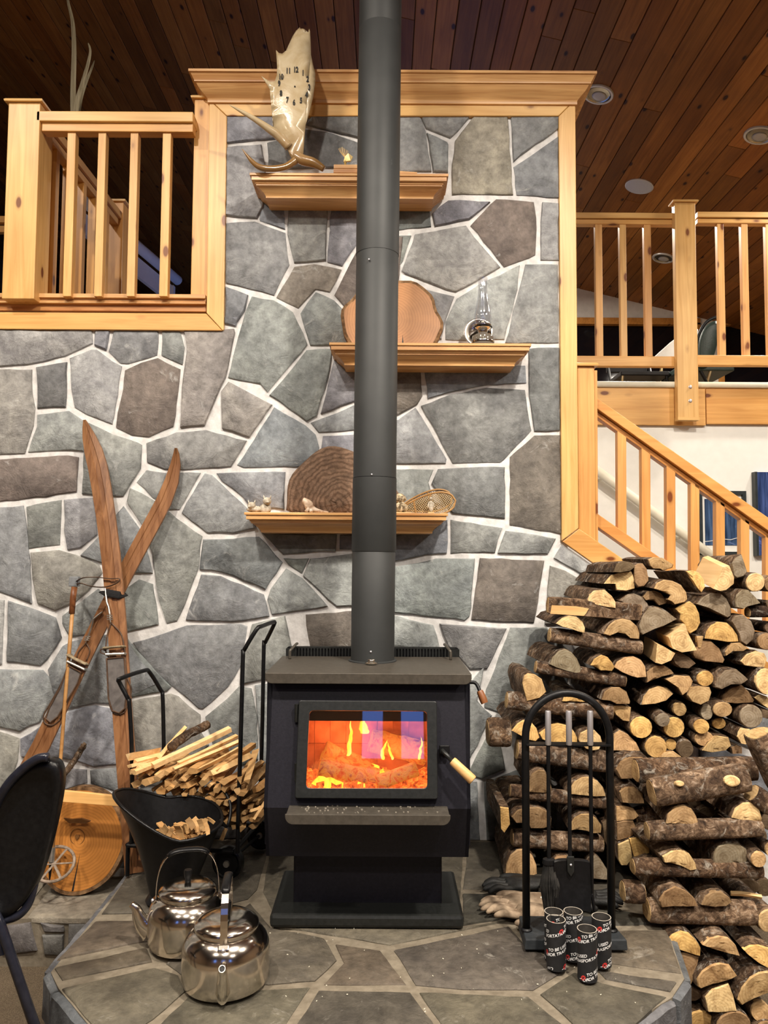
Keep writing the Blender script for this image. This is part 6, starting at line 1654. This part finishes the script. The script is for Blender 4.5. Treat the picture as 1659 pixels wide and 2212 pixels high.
# ------------------------------------------------------------------ firewood
# an end log: crop, colour of its cut end, stack, outline of the end; a lying log: crop, two axis points, half height
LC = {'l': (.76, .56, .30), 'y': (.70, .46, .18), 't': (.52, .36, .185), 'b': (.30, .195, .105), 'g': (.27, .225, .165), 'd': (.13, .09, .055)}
LN = {'l': 'pale', 'y': 'yellow', 't': 'tan', 'b': 'brown', 'g': 'greyish', 'd': 'dark'}
ENDLOGS = """
W1 l A 1100,420 1190,310 1280,280 1440,265 1480,370 1485,480 1380,510 1260,500 1240,420 1170,420
W1 l A 885,650 920,560 970,510 1100,500 1190,580 1235,650 1240,730 1150,720 1000,690
W1 d A 1215,270 1250,170 1340,130 1450,150 1500,200 1430,255 1300,275
W1 b A 1480,215 1530,165 1590,160 1640,230 1659,380 1600,450 1530,460 1490,400 1480,300
W2 t A 120,170 200,140 310,150 440,235 430,270 320,310 280,285 190,285 150,250
X g A 1341,1298 1356,1284 1370,1282 1388,1290 1399,1304 1401,1310 1398,1325 1383,1320 1363,1313
W1 l A 480,930 560,860 650,830 740,845 820,910 850,980 845,1050 760,1030 680,1000 560,970
W1 t A 1090,1060 1150,960 1230,890 1330,865 1430,890 1520,970 1555,1060 1550,1130 1440,1120 1370,1060 1240,1040 1160,1085
W1 g A 395,1450 440,1360 520,1280 600,1260 680,1300 750,1380 800,1500 790,1570 720,1560 600,1530 480,1490
W1 y A 920,1460 970,1380 1060,1330 1140,1360 1200,1430 1235,1490 1200,1540 1120,1530 1050,1530 1000,1490
W1 t A 1225,1490 1270,1420 1370,1365 1480,1355 1570,1400 1620,1480 1630,1610 1520,1620 1440,1600 1320,1550
W3 t A 490,90 515,0 560,-30 650,-10 720,40 770,190 690,260 540,300 515,200
W3 y A 965,300 990,240 1080,215 1190,245 1280,310 1150,305
W4 b A 0,420 30,340 100,300 180,300 250,350 285,440 280,465 150,465 80,430
W3 y A 360,650 430,570 500,530 600,560 660,630 695,740 650,780 560,760 450,700
W3 y A 690,690 760,640 830,590 920,570 1040,600 1100,660 1140,740 1140,815 960,820 840,800 730,760
W3 l A 1160,760 1180,680 1260,640 1350,650 1420,720 1445,800 1410,880 1330,895 1250,870 1180,800
W4 t A 100,930 130,770 180,730 260,770 340,850 375,930
W3 b A 565,1240 600,1170 680,1120 750,1130 800,1230 840,1340 825,1400 700,1395 565,1385
W3 t A 1060,1330 1110,1260 1200,1215 1290,1210 1390,1260 1460,1340 1490,1440 1370,1440 1200,1420 1060,1400
W5 b A 250,410 320,330 440,300 580,300 670,350 720,440 720,520 640,550 480,550 450,480 300,480
W5 t A 960,480 1000,420 1080,375 1180,375 1260,430 1325,520 1320,610 1220,610 1150,580 1030,560 950,570
W5 t A 175,1090 190,980 240,870 320,810 420,800 500,880 545,990 550,1090 470,1130 330,1145
W5 b A 720,970 790,890 900,880 980,910 1030,990 1000,1110 740,1110
W5 g A 1190,970 1250,870 1320,930 1400,1060 1440,1130 1380,1160 1200,1140
W5 y A 110,290 210,300 230,500 165,610 125,560
W6 b M 50,300 100,220 200,175 330,180 390,200 300,320 220,400 100,400
W6 b M 90,540 150,500 240,490 330,560 350,660 250,660 120,650
W6 t M 60,700 150,690 240,720 290,790 230,830 130,835 60,850
W6 b M 60,865 130,845 230,845 285,960 200,1020 70,1060
W6 l M 72,1095 185,1045 215,1160 225,1240 170,1320 110,1320 80,1260
W6 y M 195,1040 320,1020 390,1080 400,1180 245,1225
W6 t B 580,870 600,780 680,700 770,680 850,720 900,800 930,890 800,895 720,870
W6 l B 1285,820 1320,720 1400,660 1480,650 1560,720 1590,840 1560,850 1440,850
W6 l B 540,1220 640,1170 740,1160 830,1200 890,1290 905,1360 840,1370 740,1320 640,1290 560,1280
W6 g B 1090,1370 1085,1200 1130,1110 1230,1080 1350,1090 1430,1150 1460,1250 1420,1300 1290,1300 1200,1340
W6 t B c 1560,1255 85,80
W6 t B c 1680,1150 50,70
W7 b B 470,480 520,380 640,320 760,370 850,450 905,550 780,550 640,540 500,550
W7 b B 930,520 970,430 1060,385 1160,390 1240,450 1270,500 1210,540 1080,545
W7 y C 560,900 620,850 720,820 800,840 880,920 930,1000 920,1085 840,1060 700,1010 580,960
W7 t C 950,970 1020,900 1120,865 1220,880 1300,960 1345,1075 1240,1055 1100,1020
W7 y C 1405,1030 1470,980 1560,970 1680,1000 1720,1240 1560,1160 1440,1070
W7 b C 660,1060 780,1055 915,1100 885,1200 840,1330 790,1430 760,1430 730,1330 700,1200
W7 t C 890,1340 940,1250 1040,1180 1130,1155 1230,1175 1320,1300 1220,1350 1060,1390 930,1445 900,1420
W7 l C 980,1540 1060,1450 1230,1390 1280,1520 1310,1670 1150,1690 1010,1690
W7 t C 1330,1560 1370,1420 1460,1310 1560,1260 1720,1250 1700,1480 1500,1550 1370,1615
W7 t C c 1580,1690 105,105
W7 d C c 830,1500 110,75
W7 y C c 910,1850 175,180
W7 b C c 1285,1865 195,185
W7 t C 600,1680 690,1650 705,1720 695,1900 600,1900
W7 b C c 1640,1900 120,100
W7 l B c 1665,700 115,130
W2 t A 195,540 230,470 330,430 440,445 550,500 620,590 635,680 600,715 470,745 430,710 370,680 440,640 330,580
W2 b A 60,650 120,580 200,565 290,600 360,700 350,730 260,755 200,690 90,690
W2 y A 610,320 700,310 780,340 840,430 850,520 800,590 740,520 700,450 650,380
W2 g A 1200,220 1260,140 1320,110 1385,320 1340,380 1260,405 1225,370
W2 l A c 1497,462 120,118
W2 g A 1235,720 1250,620 1320,555 1400,560 1500,650 1575,730 1400,770 1350,800 1250,780
W2 g A 745,740 830,650 930,600 1040,600 1130,670 1185,790 1180,890 1140,910 1020,850 900,790
W2 g A 20,1010 60,900 140,790 230,780 340,830 480,930 330,1010 200,1060 60,1130 30,1100
W2 y A 470,800 560,740 650,705 720,760 770,860 790,980 750,1070 670,1120 630,1080 600,1000 540,940 540,870
W2 y A 850,1180 870,1090 930,1010 1030,970 1130,980 1210,1050 1270,1140 1285,1220 1150,1225 1000,1200
W2 g A 1190,960 1240,890 1340,880 1440,960 1490,1080 1470,1190 1390,1265 1320,1220 1290,1120
W2 d A 440,1430 490,1370 560,1370 640,1420 725,1500 640,1560 540,1555 470,1500
W2 t A 740,1150 825,1150 800,1300 770,1300
W2 b A 690,1370 830,1210 920,1210 1030,1310 1090,1450 1070,1490 850,1470 730,1430
W2 t A 1110,1350 1190,1240 1310,1235 1400,1310 1350,1340 1200,1340 1120,1400
W2 l A 1300,1470 1380,1380 1500,1340 1610,1370 1650,1440 1620,1550 1500,1545 1350,1520
W2 b A c 1650,1220 130,105
W4 b A 450,150 530,90 620,80 690,130 715,160 600,190 520,220 450,250
W4 t A 640,220 740,185 880,190 910,240 870,330 800,375 760,300
W4 y A c 1032,212 83,78
W4 g A 1145,300 1160,210 1230,130 1340,120 1410,180 1450,220 1390,265 1290,270 1200,320
W4 l A c 1640,240 105,130
W4 t A 395,470 420,390 480,320 570,290 650,310 715,365 640,430 530,460
W4 t A 860,380 890,300 970,290 1075,300 1090,350 1060,430 980,470 900,440
W4 b A 1195,445 1220,370 1290,300 1390,275 1460,340 1520,430 1510,450 1350,460
W4 l A 1520,400 1580,370 1659,400 1700,480 1659,510 1600,470
W4 t A c 778,518 65,68
W4 y A c 392,700 115,105
W4 t A 95,480 190,475 290,500 275,640 210,630 140,570
W4 g A c 610,625 70,68
W4 y A c 720,700 102,102
W4 y A c 995,690 75,72
W4 g A c 1045,545 58,78
W4 t A c 1205,520 92,76
W4 g A c 1490,590 118,112
W4 y A c 1170,660 68,54
W4 t A c 1020,810 95,74
W4 t A 1005,930 1060,850 1140,780 1260,800 1290,880 1240,930 1100,950
W4 y A c 540,895 105,108
W4 y A c 690,870 52,57
W4 d A c 835,915 80,85
W4 t A 570,1010 620,950 720,940 790,990 800,1010
W4 l A 1350,790 1400,710 1480,720 1440,870 1390,860
W2 d A c 1690,1040 80,70
W2 b A c 1700,480 95,100
W2 d A 1630,720 1680,690 1760,700 1760,780 1650,790
W6 d B c 1665,845 65,100
W4 b A 1290,900 1350,880 1400,900 1400,960 1300,960
W4 d A 1600,520 1659,530 1720,560 1700,620 1600,600
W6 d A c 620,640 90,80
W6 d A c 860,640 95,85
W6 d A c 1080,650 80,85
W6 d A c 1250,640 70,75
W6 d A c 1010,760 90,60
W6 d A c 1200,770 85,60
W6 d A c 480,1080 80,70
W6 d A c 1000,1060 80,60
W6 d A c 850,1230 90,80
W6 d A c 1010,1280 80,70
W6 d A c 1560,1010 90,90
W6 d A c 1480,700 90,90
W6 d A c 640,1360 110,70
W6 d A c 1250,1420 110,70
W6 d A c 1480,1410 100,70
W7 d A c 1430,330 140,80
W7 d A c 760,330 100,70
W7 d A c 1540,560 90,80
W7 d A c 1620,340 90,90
W5 d A 1330,480 1400,430 1430,440 1440,600 1400,770 1360,700
"""  # last dark round ends are added, coloured dark to shade gaps behind the front pile
LYING = """
W1 l A 375,705 1545,795 108 splitface|split pale log lying crosswise, topmost crosswise log at the pile's left end
W1 g A 395,1085 1555,1245 112 bark|scarred grey log lying crosswise, second from the top at the pile's left end
W1 b A 220,1490 1345,1665 98 bark|dark log with torn left end lying crosswise, third from the top
W3 b A 300,300 1540,425 125 bark|grey barked log lying crosswise just behind the arch of the tool stand
W3 g A 420,890 1520,1045 145 bark|thick rough barked log lying crosswise below the steel tool handles
W3 b A 340,1375 1465,1510 88 bark|thin barked log lying crosswise behind the middle of the fire tools
W5 g A 255,665 1328,745 115 bark|smooth grey barked log lying crosswise above the ash shovel
W3 l A 75,690 330,690 190 bark|short peeling barked log sticking out at the left edge of the pile
W2 d A 1400,850 1780,845 85 bark|dark stripped log lying crosswise at the right edge below the upper round logs
W6 b B 260,330 1500,310 150 bark|knotty barked log lying crosswise at the top of the front pile, farther of two
W6 g B 430,560 1410,395 165 bark|thick pale barked log with cut knots lying across the top of the front pile
W6 g B 380,960 1570,915 108 bark|silvery barked log lying crosswise in the front pile under the half-round ends
W6 b B 230,1335 1580,1370 96 bark|brown barked log with a side knot lying crosswise low in the front pile
W7 g B 340,585 1500,625 140 bark|half log with purple grey bark lying crosswise below two brown log ends
W6 b M 250,800 580,740 95 bark|short brown log behind the left end of the silvery crosswise log
W7 b B 75,385 290,395 125 bark|short brown log end resting on the hearth right of the tool stand
W6 b B 1480,560 1900,900 120 bark|barked log sloping down at the right edge of the front pile
W4 g B 1540,760 1790,1300 150 bark|big lichen grey barked log sloping down at the right edge of the photo
"""
DEPTH = {'A': 3.04, 'M': 2.95, 'B': 2.66, 'C': 2.62}
PILE = {'A': 'tall back woodpile', 'M': 'column by the tools', 'B': 'front woodpile', 'C': 'woodpile below the hearth'}
GRP = {'A': 'firewood in the back pile', 'M': 'firewood beside the tool stand', 'B': 'firewood in the front pile', 'C': 'firewood beside the hearth'}
BCOL = [(.92, .84, .76), (1.05, .98, .9), (.8, .7, .6), (1.15, 1.1, 1.05), (.7, .62, .55)]
ORDN = 'first second third fourth fifth sixth seventh eighth ninth tenth eleventh twelfth thirteenth fourteenth fifteenth sixteenth seventeenth eighteenth nineteenth twentieth twenty-first twenty-second twenty-third twenty-fourth'.split()
rl = random.Random(77)
specs = []
for line in ENDLOGS.strip().splitlines():
    q = line.split()
    c, colr, st = q[:3]
    if q[3] == 'c':
        x, y = map(float, q[4].split(',')); a, b = map(float, q[5].split(','))
        n = 16; pts = [px(c, x + a * math.cos(6.2832 * i / n), y + b * math.sin(6.2832 * i / n)) for i in range(n)]; shape = 'round'
    else:
        pts = [px(c, *map(float, w.split(','))) for w in q[3:]]; shape = None
    w = max(p[0] for p in pts) - min(p[0] for p in pts); h = max(p[1] for p in pts) - min(p[1] for p in pts)
    if not shape: shape = 'split' if h > w * .95 else 'half-round' if w > h * 1.25 else 'quartered'
    cx_, cy_ = sum(p[0] for p in pts) / len(pts), sum(p[1] for p in pts) / len(pts)
    size = 'small ' if max(w, h) < 30 else 'large ' if max(w, h) > 68 else ''
    specs.append(dict(pts=pts, c=colr, st=st, sh=shape, x=cx_, y=cy_, size=size))
# labels: colour, shape, and place in the pile counted by layers of about 42 pixels
for st in 'AMBC':
    S = sorted([s for s in specs if s['st'] == st], key=lambda s: s['y'])
    y0 = S[0]['y']; layers = {}
    for s in S: layers.setdefault(int((s['y'] - y0) / 38), []).append(s)
    for li, k in enumerate(sorted(layers)):
        row = sorted(layers[k], key=lambda s: s['x'])
        for i, s in enumerate(row):
            s['label'] = '%s%s %s log, %s from left in %s layer of the %s' % (s['size'], LN[s['c']], s['sh'], ORDN[i], ORDN[li], PILE[st])
def resample(pts, seg):
    out = []
    for i, p in enumerate(pts):
        q = pts[(i + 1) % len(pts)]; k = max(1, round((q - p).length / seg))
        out += [p.lerp(q, j / k) for j in range(k)]
    return out
def endlog(s):
    Y = DEPTH[s['st']] + rl.uniform(-.022, .022)
    if s['size'] == 'small ': Y += rl.uniform(0, .03)
    pts = resample([P(x, y, Y) for x, y in s['pts']], .016)
    c = sum(pts, Vector()) / len(pts)
    # face slightly out of square
    tx, tz_ = rl.uniform(-.12, .12), rl.uniform(-.12, .12)
    face = [p + Vector((0, (p.x - c.x) * tx + (p.z - c.z) * tz_, 0)) for p in pts]
    L = rl.uniform(.36, .41); d = Vector((rl.uniform(-.025, .025), L, rl.uniform(-.01, .01)))
    if s['st'] == 'A': d.y = min(L, 3.462 - Y)
    sd = rl.uniform(0, 90)
    def ring(t, sc):
        out = []
        for p in face:
            q = c + (p - c) * sc; q.y = p.y
            rad = (p - c).normalized()
            k = .0035 * noise.noise((p.x * 45 + sd, p.z * 45, t * 5)) + .004 * noise.noise((p.x * 16 + sd, p.z * 16, t * 2.2))
            out.append(q + rad * k + d * t)
        return out
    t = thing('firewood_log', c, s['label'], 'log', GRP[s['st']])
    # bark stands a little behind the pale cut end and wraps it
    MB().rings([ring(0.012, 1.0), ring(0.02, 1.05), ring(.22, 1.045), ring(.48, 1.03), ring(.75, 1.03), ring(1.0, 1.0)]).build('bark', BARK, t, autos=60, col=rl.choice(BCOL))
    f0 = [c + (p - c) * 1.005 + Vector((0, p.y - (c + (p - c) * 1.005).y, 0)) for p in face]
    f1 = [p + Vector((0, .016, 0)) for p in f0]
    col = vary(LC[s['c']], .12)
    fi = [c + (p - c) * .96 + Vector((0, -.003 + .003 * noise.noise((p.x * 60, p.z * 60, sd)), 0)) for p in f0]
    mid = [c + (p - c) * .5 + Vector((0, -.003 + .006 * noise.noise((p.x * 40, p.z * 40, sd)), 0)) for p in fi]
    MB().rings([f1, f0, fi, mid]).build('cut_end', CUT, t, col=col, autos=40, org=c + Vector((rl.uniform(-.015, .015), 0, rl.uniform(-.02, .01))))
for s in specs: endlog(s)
# pale split billets that show a long flat face as well as an end
def billet(end, side, c, colr, st, lab, L=.3):
    Y = DEPTH[st] - .03
    e = [P(*px(c, *map(float, w.split(','))), Y) for w in end.split()]
    ctr = sum(e, Vector()) / len(e)
    a, b = [P(*px(c, *map(float, w.split(','))), Y + q_) for w, q_ in zip(side.split(), (0, .24))]
    d = (b - a)
    t = thing('firewood_log', ctr, lab, 'log', GRP[st])
    er = resample(e, .018)
    MB().rings([[p + d * q + Vector((.002 * noise.noise((p.x * 90, p.z * 90, q * 3)), 0, .002 * noise.noise((p.z * 90, p.x * 90, q * 3)))) for p in er] for q in (.015, .35, .7, 1.0)]).build('split_face', wood('billet_wood', 'y', (.60, .40, .19), (.84, .63, .36), kn=False, rough=.75, gs=.9) if 'billet_wood' not in bpy.data.materials else bpy.data.materials['billet_wood'], t, autos=30, col=(1, .97, .9))
    MB().rings([[p + d * .02 for p in er], er, [ctr + (p - ctr) * .5 + Vector((0, -.002, 0)) for p in er]]).build('cut_end', CUT, t, col=LC[colr], autos=40)
def P2(c, x, y, Y): return P(*px(c, x, y), Y)
billet("960,545 1090,270 1165,250 1225,400 1220,480 1120,560 1050,572", "960,545 700,395", 'W2', 'l', 'A', 'big pale split billet with a long flat face on top of the back woodpile')
billet("390,1170 600,1000 640,1120 750,1330 560,1358 440,1310", "390,1170 215,1080", 'W2', 'l', 'A', 'fresh pale split billet with a jagged right end in the middle of the back woodpile')
billet("240,1250 350,1300 470,1370 420,1460 300,1510 220,1490", "240,1250 80,1150", 'W2', 'l', 'A', 'pale three-cornered split billet left of the jagged fresh one')
def lying(line):
    a, lab = line.split('|'); q = a.split(); c, colr, st = q[:3]
    x0, y0 = map(float, q[3].split(',')); x1, y1 = map(float, q[4].split(',')); hh = float(q[5]); kind = q[6]
    Y = DEPTH[st]; r = hh / CR[c][2] * mpp(Y)
    yc = Y + r * .95
    if 'farther' in lab: yc += .16
    p, e = P(*px(c, x0, y0), yc), P(*px(c, x1, y1), yc)
    p.y += .0; e.y += rl.uniform(-.01, .01)
    d = e - p; ax = d.normalized(); u = Vector((0, -1, 0)); u = (u - ax * u.dot(ax)).normalized(); v = ax.cross(u)
    if v.z < 0: v = -v
    sd = rl.uniform(0, 50); n = 26
    def prof(i, t):
        q = 2 * math.pi * i / n; co, si = math.cos(q), math.sin(q)
        if kind == 'splitface': R_ = r * (1.15 if si > -.2 else 1)
        else: R_ = r
        y_, z_ = R_ * co, R_ * si
        if kind == 'bark' and z_ < -r * .62: z_ = -r * .62 - (abs(z_) - r * .62) * .25
        if kind == 'splitface':
            if y_ > r * .55: y_ = r * .55
            if z_ < -r * .9: z_ = -r * .9
        k = 1 + .05 * noise.noise((co * 1.5 + sd, si * 1.5, t * 3)) + .035 * noise.noise((co * 4, si * 4 + sd, t * 9))
        return u * (y_ * k) + v * (z_ * k)
    t = thing('firewood_log', (p + e) / 2, lab, 'log', GRP[st])
    K = 10
    MB().rings([[p + d * (j / K) + prof(i, j / K) * (.94 if j in (0, K) else 1) for i in range(n)] for j in range(K + 1)]).build('bark', BARK, t, smooth=False, autos=60, col={'l': (1.2, 1.1, 1.0), 'g': (1.5, 1.46, 1.44), 'b': (.95, .84, .76), 'd': (.32, .26, .24)}[colr])
    for j, s in ((0, -1), (K, 1)):
        b = p if j == 0 else e
        MB().rings([[b + prof(i, j / K) * .86 - ax * s * .004 for i in range(n)], [b + prof(i, j / K) * .86 + ax * s * .002 for i in range(n)], [b + prof(i, j / K) * .4 + ax * s * .004 for i in range(n)]]).build('cut_end', CUT, t, col=vary(LC['t'], .2))
    if kind == 'splitface':
        w = [p + d * q_ + u * (r * .57) + v * (zz * r) for q_, zz in ((.03, .15), (.30, .25), (.43, .1), (.40, -.55), (.38, -.8), (.02, -.85))]
        MB().prism(w, u * .004).build('split_face', STICK, t, col=(.95, .86, .72))
    if 'cut knots' in lab:
        for (kx, ky, kr) in ((1275, 425, 80), (725, 455, 42)):
            k_ = PL(*px(c, kx, ky), p + u * r * .96, u); 
            MB().lathe(k_, [(kr / CR[c][2] * mpp(Y) * 1.2, -.012), (kr / CR[c][2] * mpp(Y), .006), (kr / CR[c][2] * mpp(Y) * .8, .008), (.001, .009)], 16, ax=u + v * .3, sy=.66).build('cut_knot', CUT, t, col=LC['l'])
for line in LYING.strip().splitlines(): lying(line)
st_ = stick(P(*px('W7', 1250, 395), 2.72), P(*px('W7', 1590, 440), 2.70), .010, .008, 5, (1, .98, .92))
tag(st_, 'pale thin split stick lying across the front woodpile', 'kindling', 'kindling in the log cart'); st_['group'] = 'loose sticks'
